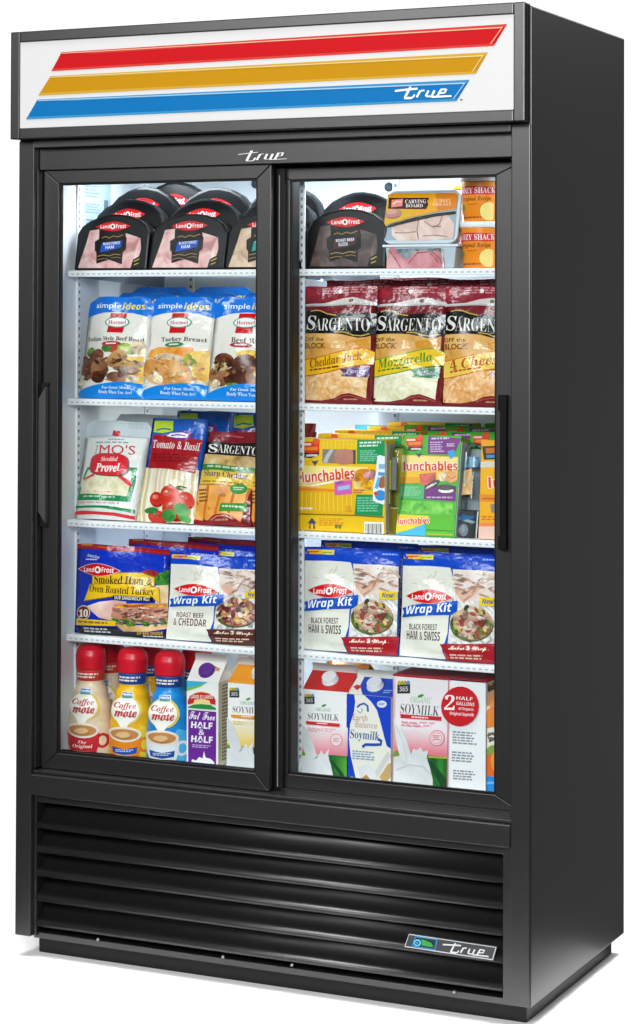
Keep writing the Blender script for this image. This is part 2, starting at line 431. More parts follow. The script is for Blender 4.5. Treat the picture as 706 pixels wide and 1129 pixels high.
# trim strip and fascia above the doors
bm = bmesh.new(); box(bm, 0.0412, 1.1548, -0.004, 0.022, 1.7705, 1.7855, .0018); part('trim_strip', bm, mat('#454546', 0.38, 0.35, 0.1, 900, name='satin_black_metal', bdist=.0004))
bm = bmesh.new(); box(bm, 0.0412, 1.1548, 0.020, 0.034, 1.7225, 1.7702, .001)
fascia = part('fascia', bm, BLACK)
a = Art([(0, 100), (100, 100), (0, 0), (100, 0)], lambda h: mat(h, 0.4, 0.5, name='badge_' + h.lstrip('#')))
p0, p1 = at(263, 178, .0195), at(317.5, 164.5, .0195)
true_logo(a, 'wordmark', '#f6f6f6', 0, 0, 100, 100, 19)
S = grid_surface(lambda u, v: (p0.x + u * (p1.x - p0.x), 0.0193, p0.z + v * (p1.z - p0.z)), 1, 1)
print_art(a, S, 1, 1, fascia, base=.0012)

# interior liner
bm = bmesh.new()
box(bm, 0.0415, 0.05, 0.064, 0.568, 0.418, 1.755); box(bm, 1.147, 1.1535, 0.100, 0.568, 0.418, 1.755)
box(bm, 0.0502, 1.1468, 0.56, 0.568, 0.4252, 1.7468); box(bm, 0.0502, 1.1468, 0.113, 0.568, 1.747, 1.755); box(bm, 0.0502, 1.1468, 0.113, 0.568, 0.418, 0.425)
liner = part('interior_liner', bm, LINER)
def standard(x, y, face, z0=0.45, z1=1.73, w=0.016):
    b = bmesh.new()
    if face == 'x': box(b, x, x + .004, y, y + w, z0, z1, .001)
    else: box(b, x, x + w, y, y + .004, z0, z1, .001)
    o = finish('shelf_standard', b, SHELF, cool)
    b = bmesh.new(); z = z0 + .012
    while z < z1 - .02:
        if face == 'x': box(b, x + .0041, x + .0045, y + .005, y + w - .005, z, z + .007)
        else: box(b, x + .005, x + w - .005, y - .0006, y - .0001, z, z + .007)
        z += 0.0165
    finish('slot', b, mat('#7d8992', .6, .2, name='slot_shadow'), o)
standard(0.0502, 0.160, 'x'); standard(0.0502, 0.47, 'x')
for x in (0.12, 0.42, 0.655, 0.96): standard(x, 0.5555, 'y')
bm = bmesh.new(); box(bm, 0.602, 0.618, 0.125, 0.150, 0.4255, 1.7465, .002); post = part('centre_post', bm, SHELF)
standard(0.620, 0.138, 'y', w=.014)
# specification sticker on the left wall, two fasteners on the back wall
bm = bmesh.new(); box(bm, .0503, .0509, .19, .31, 1.585, 1.725); st = part('data_sticker', bm, mat('#a9bfd0', .5, .3, name='sticker_paper'))
a = Art([(0, 100), (100, 100), (0, 0), (100, 0)], lambda h: mat(h, .5, .3))
a.lines('small_print', '#8093a3', 6, 6, 60, 40, 6, 3); a.R('small_print', '#6a7c8b', 74, 40, 90, 60); a.lines('small_print', '#8093a3', 6, 48, 66, 66, 4, 5)
a.lines('small_print', '#7a8c9b', 8, 74, 55, 92, 3, 8); a.R('small_print', '#6a7c8b', 60, 78, 66, 88); a.R('small_print', '#6a7c8b', 80, 76, 88, 88)
S = grid_surface(lambda u, v: (.0511, .31 - .12 * (1 - u), 1.587 + v * .136), 1, 1)
print_art(a, S, 1, 1, st)
for x, z in ((0.645, 1.70), (0.30, 1.715)):
    bm = bmesh.new(); bmesh.ops.create_uvsphere(bm, u_segments=12, v_segments=8, radius=.011)
    o = part('wall_fastener', bm, mat('#3c444b', .4, .4, name='dark_plug'), smooth=True); o.location = (x, .558, z); o.scale = (1, .5, 1)

# shelves: one per bay and level, each with a front rail, slots in the rail and two brackets
LEVELS = (1.503, 1.217, 0.946, 0.691)
BAYS = ((0.0555, 0.600), (0.622, 1.142))
proto = None
for z in LEVELS:
    for bx0, bx1 in BAYS:
        b = bmesh.new(); box(b, bx0, bx1, .132, .548, z - .006, z - .0004, .001)
        sh = finish('shelf', b, SHELF, cool)
        b = bmesh.new(); box(b, bx0, bx1, .117, .1315, z - .0145, z, .0022)
        rl = finish('front_rail', b, SHELF, sh)
        b = bmesh.new(); x = bx0 + .009; r = random.Random(int(z * 1000))
        while x < bx1 - .012:
            w = .0065 + .0015 * r.random()
            box(b, x, x + w, .1162, .1168, z - .0092, z - .0064); x += .0137
        finish('rail_slot', b, mat('#b9c1c7', .6, .2, name='rail_slot_grey'), sh)
        for bx in (bx0 + .004, bx1 - .012):
            b = bmesh.new(); prism_x(b, [(.145, z - .0065), (.30, z - .0065), (.54, z - .0065), (.54, z - .034), (.30, z - .022), (.16, z - .016)], bx, bx + .006, .001)
            finish('bracket', b, mat('#7e8b96', .4, .4, name='bracket_steel'), sh)

# sliding doors
def handle_plate(d):
    """grip plate folded out of the left door's stile, its ends cut at an angle"""
    x0, x1 = 0.0445, 0.0625; z1 = at(50, 424, .02).z; z0 = at(50, 579, .02).z
    b = bmesh.new(); prism_y(b, [(x0, z0 + .030), (x1, z0 + .004), (x1, z1 - .004), (x0, z1 - .030)], .0145, .0285, .0022)
    h = finish('handle', b, mat('#414142', 0.4, 0.32, 0.1, 900, name='black_handle_metal', bdist=.0004), d)
    for pts in ([(x0 + .0006, z1 - .028), (x1 + .0008, z1 - .001), (x1 + .0012, z1 + .004), (x0 + .0006, z1 + .004)],
                [(x0 + .0006, z0 + .028), (x0 + .0006, z0 - .004), (x1 + .0012, z0 - .004), (x1 + .0008, z0 + .001)]):
        b = bmesh.new(); prism_y(b, pts, .0235, .0292, .0003); finish('grip_recess', b, DARK, d)
def door(x0, x1, z0, z1, y0, gx0, gx1, gz0, gz1, th=.012):
    b = bmesh.new(); miter_frame(b, x0, x1, z0, z1, gx0 - x0 - .004, x1 - gx1 - .003, gz0 - z0 - .003, z1 - gz1 - .002, y0, y0 + th)
    d = finish('sliding_door', b, BLACK, cool)
    b = bmesh.new(); ring(b, gx0 - .0042, gx1 + .0032, gz0 - .0032, gz1 + .0022, .0042, y0 + .004, y0 + .0115)
    finish('gasket', b, GASKET, d)
    b = bmesh.new(); ring(b, x0 + .002, x1 - .002, z0 + .002, z1 - .002, .020, y0 + th + .0004, y0 + .030)
    finish('rear_frame', b, DARK, d)
    b = bmesh.new(); box(b, gx0 - .0005, gx1 + .0005, y0 + .006, y0 + .010, gz0 - .0005, gz1 + .0005)
    finish('glass_pane', b, GLASS, d)
    return d
dl = door(0.0465, 0.6075, 0.4095, 1.7225, 0.030, at(67, 500, .036).x, 0.571, 0.448, 1.6905)
dr = door(0.5855, 1.1535, 0.4130, 1.7150, 0.066, at(321.5, 500, .070).x, 1.095, 0.4450, 1.6880)
b = bmesh.new(); xb = at(329.6, 500, .112).x; box(b, xb - .012, xb, .0785, .112, .438, 1.699, .001)
finish('stile_return', b, mat('#2a2a2b', .45, .3, name='dark_stile_metal'), dr)
handle_plate(dl)
b = bmesh.new(); hx = at(552, 520, .052).x; hz1 = at(553, 436, .05).z; hz0 = at(553, 605, .05).z
box(b, hx - .001, hx + .012, .0505, .0535, hz0, hz1, .001)
box(b, hx + .0085, hx + .012, .0537, .0665, hz0 + .003, hz1 - .003, .0008)
box(b, hx - .005, hx + .0125, .0500, .0655, hz1 - .030, hz1 + .0015, .001); box(b, hx - .005, hx + .0125, .0500, .0655, hz0 - .0015, hz0 + .026, .001)
finish('handle', b, mat('#070707', .5, .15, name='black_plastic_grip'), dr)
bm = bmesh.new(); box(bm, .0505, 1.1465, .100, .112, 1.700, 1.7468, .0008); part('led_block_top', bm, DARK)  # unseen strip added to stop LED light leaking over the doors
bm = bmesh.new(); box(bm, .0505, 1.1465, .100, .112, .4255, .437, .0008); part('led_block_bottom', bm, DARK)  # unseen strip added to stop LED light leaking under the doors
# left jamb, shade strip and pale line between the doors, tracks
bm = bmesh.new(); box(bm, .0408, .0448, .010, .036, .412, 1.722, .0008); part('jamb', bm, BLACK)
bm = bmesh.new(); box(bm, .6078, at(313, 500, .055).x, .0545, .0655, .4135, 1.7145, .0008); part('door_gap_shade', bm, DARK)  # dark strip standing in for the shade and side of the left door
bm = bmesh.new(); xs = at(307, 500, .052).x; box(bm, xs - .0009, xs + .0009, .0528, .0543, .416, 1.700); part('door_joint_line', bm, mat('#8c8c8d', .4, .4, name='grey_joint_edge'))  # thin grey strip down the door joint
bm = bmesh.new(); box(bm, .0412, 1.1548, .036, .100, 1.7228, 1.7460, .001); part('upper_track', bm, BLACK)
bm = bmesh.new(); box(bm, .0412, 1.1548, .024, .114, .4020, .4080, .001); box(bm, .0412, 1.1548, .0635, .066, .4082, .4128); part('lower_track', bm, BLACK)
bm = bmesh.new(); box(bm, .0420, 1.1562, -.0055, .0235, .3560, .4012, .0022); part('lower_band', bm, BLACK)
bm = bmesh.new(); box(bm, .0412, 1.1548, .006, .0238, .4022, .4085, .0012); part('sill', bm, BLACK)

# grille
LOUV = mat('#1d1d1e', 0.36, 0.65, 0.08, 700.0, name='black_grille_steel', bdist=.0004)
bm = bmesh.new(); box(bm, .0412, .0475, .012, .05, .047, .354, .001); box(bm, 1.1380, 1.1550, .006, .05, .047, .354, .001); box(bm, .0477, 1.1378, .014, .03, .338, .3545, .001)
gr = part('grille_frame', bm, BLACK)
for zc in (.286, .2345, .182, .128, .0735):
    pts = [(.0480, zc + .050), (.0440, zc + .036), (.0370, zc + .024), (.0270, zc + .0150), (.0165, zc + .0095), (.0090, zc + .0065)]
    for k in range(7):
        t = math.radians(150 + 25 * k); pts.append((.0125 + .0055 * math.cos(t), zc + .0005 + .0058 * math.sin(t)))
    pts += [(.020, zc - .005), (.026, zc + .004), (.0370, zc + .013), (.0450, zc + .026), (.0490, zc + .048)]
    b = bmesh.new(); prism_x(b, pts, .048, 1.1376); 
    for f in b.faces: f.smooth = len(f.verts) == 4
    finish('louvre', b, LOUV, cool)
bm = bmesh.new(); box(bm, .036, 1.150, .020, .0495, .0400, .0530, .001); lf = part('grille_foot', bm, BLACK)
for px, py in ((108, 1036), (246, 1055), (322, 1064), (501, 1094)):
    p = at(px, py, .018); bm = bmesh.new(); bmesh.ops.create_uvsphere(bm, u_segments=12, v_segments=8, radius=.0042)
    o = finish('screw', bm, mat('#9a9a9a', .3, .5, metal=.9, name='screw_steel'), lf, True); o.location = (p.x, .019, p.z)
# control plate on the louvres
PQ = [(.928, .1335), (1.119, .1305), (1.127, .1575), (.938, .1610)]
bm = bmesh.new(); prism_y(bm, PQ, .0012, .0075, .0008); cp = part('control_panel', bm, mat('#3d4043', .4, .5, metal=.3, name='dark_grey_plate'))
a = Art([(448, 1043.5), (545, 1057.3), (453, 1029), (549.6, 1042.5)], lambda h: mat(h, .35, .5, name='panel_ink_' + h.lstrip('#')))
def q(x, y): return (x / 5.43 + 440, y / 5.43 + 1015)
def poly(part_, m_, pts, w): a.B(part_, m_, [q(*p) for p in pts], w / 5.43)
poly('border', '#b9bcbf', [(70, 78), (592, 150)], 7); poly('border', '#b9bcbf', [(46, 152), (568, 226)], 7); poly('border', '#b9bcbf', [(70, 78), (46, 152)], 7); poly('border', '#b9bcbf', [(592, 150), (568, 226)], 7)
a.P('display', '#172a33', [q(112, 92), q(242, 108), q(228, 168), q(94, 148)])
for s_ in ([(112, 92), (242, 108)], [(242, 108), (228, 168)], [(228, 168), (94, 148)], [(94, 148), (112, 92)]): poly('display', '#2f8fc0', s_, 5)
c0 = q(124, 128); a.E('display', '#57b7e6', c0[0], c0[1], 22 / 5.43, 21 / 5.43); a.E('display', '#172a33', c0[0], c0[1], 13 / 5.43, 12 / 5.43); a.E('display', '#57b7e6', c0[0], c0[1], 5 / 5.43, 5 / 5.43)
a.P('display', '#2f8f3c', [q(150, 106), q(180, 116), q(208, 128), q(222, 150), q(200, 152), q(180, 148), q(152, 142)])
x0_, y0_ = q(275, 118); x1_, y1_ = q(545, 178); true_logo(a, 'wordmark', '#cfd2d4', x0_, y0_, x1_, y1_, 13, 36 / 5.43)
S = grid_surface(lambda u, v: ((PQ[0][0] * (1 - u) + PQ[1][0] * u) * (1 - v) + (PQ[3][0] * (1 - u) + PQ[2][0] * u) * v, .0009, (PQ[0][1] * (1 - u) + PQ[1][1] * u) * (1 - v) + (PQ[3][1] * (1 - u) + PQ[2][1] * u) * v), 1, 1)
print_art(a, S, 1, 1, cp)
# ================================================================== packages: one builder per kind
def pouch_surface(w, h, T, taper=0.0, r=0.0, seed=1, wr=0.0022, stand=0.10, back=False, wave=0.0):
    rnd = random.Random(seed); ph = [rnd.uniform(0, 6.28) for _ in range(8)]
    def fn(u, v):
        hw = w / 2 * (1 - taper * v)
        if r:
            k = (v - (1 - r / h)) / (r / h)
            if k > 0: hw -= r * (1 - math.sqrt(max(0, 1 - min(k, 1) ** 2)))
        q = 2 * u - 1
        pu = (1 - abs(q) ** 2.6); pv = min(1, (v + .015) / stand) ** .7 * (1 - .93 * max(0, (v - stand) / (1 - stand)) ** 2.2)
        d = T * pu * pv
        wk = wr * (math.sin(8 * u + 6 * v + ph[0]) + math.sin(11 * v - 5 * u + ph[1]) + .7 * math.sin(15 * u * (1 - .3 * v) + ph[2]) * v + .5 * math.sin(17 * v + 7 * u + ph[3])) * min(1, 6 * pu)
        z = h * v + wave * v * (math.sin(5.2 * u + ph[4]) + .6 * math.sin(11 * u + ph[5]))
        return (q * hw, (d / 2 - wk * .5) if back else (-d / 2 - wk), z)
    return fn
def grid_mesh(bm, fn, nu, nv, flip=False, mi=0):
    V = [[bm.verts.new(fn(i / nu, j / nv)) for i in range(nu + 1)] for j in range(nv + 1)]
    for j in range(nv):
        for i in range(nu):
            q = (V[j][i], V[j][i + 1], V[j + 1][i + 1], V[j + 1][i])
            f = bm.faces.new(q[::-1] if flip else q); f.smooth = True; f.material_index = mi
def pouch(root, art, w, h, T, m, nu=12, nv=16, name='pouch', **k):
    f, b = pouch_surface(w, h, T, **k), pouch_surface(w, h, T, back=True, **k)
    bm = bmesh.new(); grid_mesh(bm, f, nu, nv); grid_mesh(bm, lambda u, v: (lambda p: (p[0], p[1] + .0006, p[2]))(b(u, v)), nu, nv, True)
    bmesh.ops.remove_doubles(bm, verts=bm.verts[:], dist=0.0007)
    body = finish(name, bm, m, root)
    return body, print_art(art, grid_surface(f, nu, nv), nu, nv, root, step=.00025, base=.0010)
def lens_logo(a, cx, cy, rx, ry, rot=0, part='brand_badge', ring=None):
    """red pointed oval with white lettering"""
    def lens(k, m):
        pts = []; n = 12
        for i in range(n + 1): t = -1 + 2 * i / n; pts.append((t * rx * k, -ry * k * (1 - abs(t) ** 1.9)))
        for i in range(1, n): t = 1 - 2 * i / n; pts.append((t * rx * k, ry * k * (1 - abs(t) ** 1.9)))
        r = math.radians(rot)
        a.P(part, m, [(cx + x * math.cos(r) - y * math.sin(r), cy + x * math.sin(r) + y * math.cos(r)) for x, y in pts])
    if ring: lens(1.06, ring)
    lens(1.0, '#d4141c')
    a.T(part, '#fbf3f0', 'Land', cx - rx * .72, cy - ry * .42, cx - rx * .20, cy + ry * .40, 'bold', rot)
    a.E(part, '#fbf3f0', cx - rx * .02, cy + ry * .02, rx * .15, ry * .58, rot); a.E(part, '#8a2a1a', cx - rx * .02, cy, rx * .07, ry * .30, rot)
    a.T(part, '#fbf3f0', 'Frost', cx + rx * .17, cy - ry * .42, cx + rx * .74, cy + ry * .44, 'bold', rot)

def make_tray(meat, patch, words, lbl='#17120f', w=.188, h=.128):
    root = empty('lunch_meat_tray')
    ol = [(0, 0), (1, 0), (1, .66), (.94, .80), (.84, .90), (.70, .97), (.55, 1.0), (.42, .995), (.28, .95), (.15, .88), (.05, .78), (0, .64)]
    bm = bmesh.new(); prism_y(bm, [((u - .5) * w, v * h) for u, v in ol], 0.0, .032, .0045)
    finish('tray', bm, mat('#0b0c0e', .3, .3, name='black_tray_plastic'), root)
    a = Art([(25, 718), (650, 722), (75, 268), (675, 275)], lambda c: mat(c, .28, .3, .3, 40, name='shrink_film_' + c.lstrip('#'), bdist=.003))
    a.P('meat_window', meat, [(62, 700), (95, 610), (135, 500), (165, 402), (240, 392), (330, 420), (470, 428), (592, 470), (600, 560), (585, 615), (535, 640), (515, 706)])
    a.P('label', lbl, [(245, 398), (465, 398), (468, 450), (478, 470), (472, 560), (447, 580), (442, 676), (330, 638), (222, 668), (222, 580), (208, 560), (208, 490), (243, 470)])
    a.P('label', patch, [(252, 582), (268, 502), (442, 488), (430, 540), (390, 552), (262, 578)])
    a.T('label', '#e8ecf4', words[0], 282, 496, 424, 518, 'bold', -3); a.T('label', '#e8ecf4', words[1], 300, 526, 372, 550, 'bold', -4)
    gold = '#a5834a'
    a.B('label', gold, [(268, 462), (300, 452), (330, 464), (365, 448), (400, 458), (450, 440)], 6); a.B('label', gold, [(232, 610), (280, 598), (330, 608), (380, 594), (430, 600)], 6)
    a.B('label', gold, [(228, 640), (280, 628), (325, 634)], 4); a.B('label', gold, [(350, 625), (400, 618), (432, 628)], 4)
    a.P('sticker', '#1d1a16', [(535, 640), (590, 612), (612, 650), (585, 700), (530, 700)]); a.B('sticker', '#b29a4a', [(545, 655), (590, 635)], 9); a.B('sticker', '#b29a4a', [(545, 682), (585, 668)], 7)
    lens_logo(a, 362, 372, 147, 38)
    print_art(a, grid_surface(lambda u, v: ((u - .5) * w, 0, v * h), 1, 1), 1, 1, root)
    return root

def make_ready_meal(name_text, badge, blobs, w=.170, h=.231, seed=1, nx0=115, nx1=605, speck=('#4a2414', '#8a5a38', '#a87448', '#5e321c')):
    root = empty('ready_meal_pouch')
    a = Art([(45, 1005), (600, 1005), (125, 118), (690, 128)], film)
    a.P('top_band', '#0a72d8', [(110, 305), (180, 283), (260, 266), (380, 257), (500, 268), (600, 292), (700, 330), (710, 110), (100, 105)])
    for fr, items in blobs:
        a.frame(fr) if fr else None
        for it in items: getattr(a, it[0])('food_picture', *it[1:])
    a.frame([(45, 1005), (600, 1005), (125, 118), (690, 128)])
    a.scatter('food_picture', speck, [(90, 660), (560, 640), (560, 860), (120, 850)], 26, 26, 13, seed + 40, 60)
    a.P('bottom_band', '#0d84dc', [(45, 958), (120, 922), (200, 897), (300, 880), (400, 872), (500, 874), (600, 886), (620, 1010), (30, 1010)])
    a.T('bottom_band', '#eef6ff', 'For Great Meals,', 262, 906, 515, 934, 'serifi', 1); a.T('bottom_band', '#eef6ff', 'Ready When You Are!', 228, 942, 520, 972, 'serifi', 2)
    a.T('top_band', '#dfeefc', 'simple', 192, 178, 402, 240, 'n', 1, .012); a.T('top_band', '#f3e12a', 'ideas', 414, 178, 612, 238, 'boldi', 2)
    a.P('brand_badge', '#cc0f1d', [(322, 268), (452, 268), (430, 445), (297, 440)])
    a.E('brand_badge', '#2c9a70', 378, 350, 102, 48); a.E('brand_badge', '#f6f6f2', 378, 350, 92, 40); a.T('brand_badge', '#d0202c', 'Hormel', 305, 334, 450, 368, 'serif')
    a.T('dish_name', '#5b5142', name_text, nx0, 478, nx1, 526, 'serif', 1)
    a.E('dish_name', badge, 345, 543, 86, 22, 0, 20); a.R('dish_name', '#f2e0e0', 300, 536, 390, 548)
    pouch(root, a, w, h, .034, film('#ece7dc'), r=.024, taper=0.0, seed=seed)
    return root

CHEESE_Q = [(20, 862), (480, 866), (32, 80), (525, 85)]
def make_cheese_bag(words, wcol, swoosh, ribbon, rtext, shred, w=.168, h=.25, seed=3, nbig=None):
    root = empty('shredded_cheese_bag')
    a = Art(CHEESE_Q, film)
    a.P('header_strip', '#8c2231', [(28, 80), (530, 84), (528, 190), (24, 190)]); a.P('header_strip', '#a42834', [(60, 90), (130, 130), (50, 165), (36, 170), (40, 90)])
    a.lines('header_strip', '#c8848a', 150, 92, 500, 140, 3, seed); a.E('header_strip', '#e9e6e2', 273, 118, 15, 15)
    a.P('zip_strip', '#cfc9c6', [(25, 214), (26, 200), (170, 196), (270, 172), (360, 162), (450, 180), (525, 196), (525, 214)]); a.P('zip_strip', '#b9b2b0', [(24, 206), (526, 204), (526, 214), (24, 216)]); a.E('zip_strip', '#6d5a3e', 350, 186, 16, 13)
    a.P('cheese_window', food('golden_cheese_block', ['#c98a34', '#dba24a', '#e6b765'], 22, rough=.35), [(24, 398), (478, 404), (472, 500), (380, 515), (200, 560), (22, 585)])
    a.P('cheese_window', '#d9952c', [(320, 455), (470, 430), (470, 500), (330, 500)]); a.P('cheese_window', '#e6b56c', [(240, 440), (320, 455), (325, 500), (235, 500)])
    a.T('cheese_window', '#6a4018', 'OFF the', 36, 424, 185, 452, 'n', 0, .02); a.T('cheese_window', '#6a4018', 'BLOCK', 40, 462, 200, 500, 'n', 0, .02)
    a.P('cheese_window', shred, [(22, 680), (200, 660), (300, 640), (470, 615), (458, 690), (440, 828), (400, 812), (350, 796), (300, 806), (250, 830), (150, 846), (24, 842)])
    r = random.Random(seed)
    a.P('brand_band', '#121010', [(22, 268), (60, 248), (110, 236), (160, 242), (210, 262), (270, 272), (400, 268), (520, 268), (518, 400), (450, 424), (400, 432), (350, 422), (280, 404), (160, 398), (22, 400)])
    a.B('brand_band', '#c2a24a', [(75, 250), (110, 242), (150, 246), (200, 268), (262, 280)], 8); a.B('brand_band', '#c2a24a', [(262, 392), (320, 396), (370, 416), (420, 418), (470, 402)], 8)
    a.T('brand_band', '#e6e3da', 'S', 52, 278, 118, 376, 'serif', 6); a.T('brand_band', '#e6e3da', 'ARGENTO', 116, 300, 474, 384, 'serif', 1, -.012)
    o, i = swoosh
    S1 = [(18, 574), (110, 562), (200, 544), (290, 520), (380, 500), (450, 496), (500, 520), (488, 604), (400, 620), (300, 640), (200, 664), (100, 682), (16, 692)]
    a.P('flavour_band', o, S1); a.P('flavour_band', i, [(x, y + (6 if k < 7 else -6)) for k, (x, y) in enumerate(S1)])
    a.T('flavour_band', wcol, words, *(nbig or (78, 545, 425, 612)), 'serifi', -9); a.lines('flavour_band', wcol, 80, 640, 300, 660, 1, 4, -.12)
    a.P('flavour_ribbon', ribbon, [(296, 642), (470, 618), (462, 692), (305, 688), (318, 664)]); a.T('flavour_ribbon', '#cbb9dc', rtext, 335, 640, 448, 674, 'serifi', -4)
    a.P('bottom_wave', '#7d1622', [(200, 870), (240, 835), (300, 808), (350, 797), (400, 812), (470, 840), (480, 870)]); a.B('bottom_wave', '#b9544f', [(250, 838), (300, 818), (350, 810), (400, 824), (440, 840)], 5); a.lines('bottom_wave', '#c9a070', 310, 830, 420, 846, 1, 2)
    pouch(root, a, w, h, .040, film('#781724'), seed=seed, taper=-.02, wave=.0012, wr=.0022)
    return root

def make_provel_bag():
    root = empty('shredded_cheese_bag')
    a = Art([(20, 825), (480, 830), (96, 92), (612, 100)], film)
    a.P('clear_header', '#c6d0d4', [(60, 228), (600, 222), (640, 80), (60, 80)]); a.B('clear_header', '#a9bcc2', [(66, 214), (320, 212), (592, 222)], 7); a.lines('clear_header', '#aebbc0', 430, 110, 580, 160, 3, 5)
    for x, y, rx, ry in ((345, 205, 34, 12), (330, 192, 12, 20), (358, 190, 16, 14)): a.E('crest', '#c03040', x, y, rx, ry)
    a.lines('crest', '#8d9aa3', 280, 234, 410, 250, 1, 3); a.lines('crest', '#9aa4aa', 175, 256, 500, 274, 1, 6)
    a.T('brand_name', '#8d9298', 'I', 172, 284, 200, 348, 'ital'); a.T('brand_name', '#d13240', "MO'S", 212, 280, 492, 352, 'n', 1)
    g = '#128a4e'
    a.P('cheese_window', food('pale_shreds', ['#d8cda0', '#e9e0bd', '#f3ecd4'], 60, rough=.4), [(112, 520), (190, 500), (385, 510), (465, 560), (445, 600), (436, 655), (74, 655), (92, 590)])
    a.P('window_frame', g, [(438, 448), (500, 446), (488, 560), (452, 690), (420, 690), (446, 600), (466, 520), (468, 470), (436, 472)]); a.P('window_frame', g, [(118, 452), (160, 446), (160, 462), (128, 472), (108, 540), (92, 540)])
    a.P('window_frame', g, [(58, 650), (440, 658), (434, 698), (50, 696)]); a.P('window_frame', g, [(92, 600), (76, 600), (50, 690), (70, 690)]); a.lines('window_frame', '#b9d9c4', 110, 664, 360, 684, 1, 3)
    a.P('side_ribbon', '#df3a44', [(98, 556), (110, 538), (180, 500), (196, 516), (150, 534)]); a.P('side_ribbon', '#df3a44', [(370, 518), (396, 510), (470, 556), (462, 588), (440, 576)])
    a.lines('window_frame', '#e08a6a', 195, 628, 330, 642, 1, 9)
    a.E('name_plate', '#24543a', 298, 432, 155, 86, 2, 26, .62); a.E('name_plate', '#e02634', 298, 430, 150, 80, 2, 26, .62)
    a.T('name_plate', '#fbe9e6', 'Shredded', 235, 374, 370, 408, 'serifi'); a.T('name_plate', '#fff4f0', 'Provel', 196, 420, 392, 488, 'serifi', 0, .02)
    a.P('stripe', g, [(26, 732), (100, 736), (280, 734), (400, 744), (476, 752), (474, 778), (380, 764), (250, 750), (24, 752)]); a.P('stripe', '#e0323c', [(16, 780), (80, 770), (200, 776), (340, 780), (474, 796), (470, 820), (330, 800), (180, 794), (14, 800)])
    a.lines('stripe', '#e9a0a2', 60, 708, 420, 724, 1, 12)
    pouch(root, a, .162, .226, .040, film('#e9ebe6'), seed=6, taper=-.05, r=.012, wr=.002)
    return root

def make_string_cheese():
    root = empty('string_cheese_pouch')
    a = Art([(-72, 718), (282, 718), (28, 66), (385, 74)], film)
    a.P('cheese_window', '#e9dfc4', [(-20, 380), (310, 405), (282, 722), (-90, 722)])
    for x, c in ((-40, '#d9c98f'), (0, '#efe7d2'), (55, '#e4c8b4'), (115, '#e9dcc0'), (165, '#e2d2a6'), (225, '#efe8d6'), (265, '#d8c79a')):
        a.P('cheese_stick', c, [(x + 22, 388), (x + 56, 390), (x + 22, 720), (x - 14, 720)]); a.B('cheese_stick', '#d0bd92', [(x + 22, 390), (x - 14, 720)], 7); a.B('cheese_stick', '#f8f0dc', [(x + 40, 392), (x + 6, 720)], 9)
    tom = food('tomato_skin', ['#b81e14', '#d8321f', '#e2543c'], 12, rough=.25)
    for x, y, rx, ry in ((75, 585, 46, 48), (160, 565, 60, 66), (245, 585, 48, 56), (75, 690, 62, 40), (190, 640, 80, 70)): a.E('tomato', tom, x, y, rx, ry); a.E('tomato', '#d9604a', x - rx * .2, y - ry * .35, rx * .5, ry * .3, -15); a.E('tomato', '#f0b0a0', x - rx * .3, y - ry * .45, rx * .18, ry * .1, -20); a.B('tomato', '#8f160f', [(x - rx * .7, y + ry * .6), (x, y + ry * .9), (x + rx * .7, y + ry * .6)], 9)
    for x, y, rx, ry, ro in ((150, 676, 46, 34, -10), (225, 640, 42, 36, 30), (40, 652, 44, 18, -8), (240, 688, 34, 22, 20)): a.E('basil', food('basil_leaf', ['#1d6a22', '#2f8a34', '#55a84e'], 25), x, y, rx, ry, ro)
    for p in ([(190, 512), (215, 498), (250, 505)], [(160, 490), (190, 510), (230, 520)], [(214, 500), (212, 524)]): a.B('basil', '#3f6a2a', p, 8)
    a.P('name_panel', '#a5141f', [(45, 178), (200, 186), (348, 204), (322, 300), (302, 412), (150, 396), (8, 386), (30, 280)])
    a.T('name_panel', '#f2dfe0', 'Tomato & Basil', 44, 216, 330, 268, 'serifi', 3); a.lines('name_panel', '#7d0c14', 40, 296, 290, 356, 3, 2)
    a.P('price_tag', '#b6d32a', [(44, 86), (158, 84), (162, 150), (100, 168), (44, 160)]); a.B('price_tag', '#2d5a9a', [(60, 150), (100, 138), (150, 142)], 9)
    a.P('brand_badge', '#7c2a86', [(130, 190), (150, 165), (220, 150), (280, 158), (285, 185), (250, 205), (190, 208)]); a.P('brand_badge', '#ece8f2', [(128, 188), (150, 168), (220, 160), (258, 170), (250, 192), (190, 196)])
    a.B('brand_badge', '#4a4fa8', [(155, 184), (190, 176), (240, 180)], 8)
    pouch(root, a, .146, .236, .030, film('#1258b8'), seed=8, wr=.002)
    return root

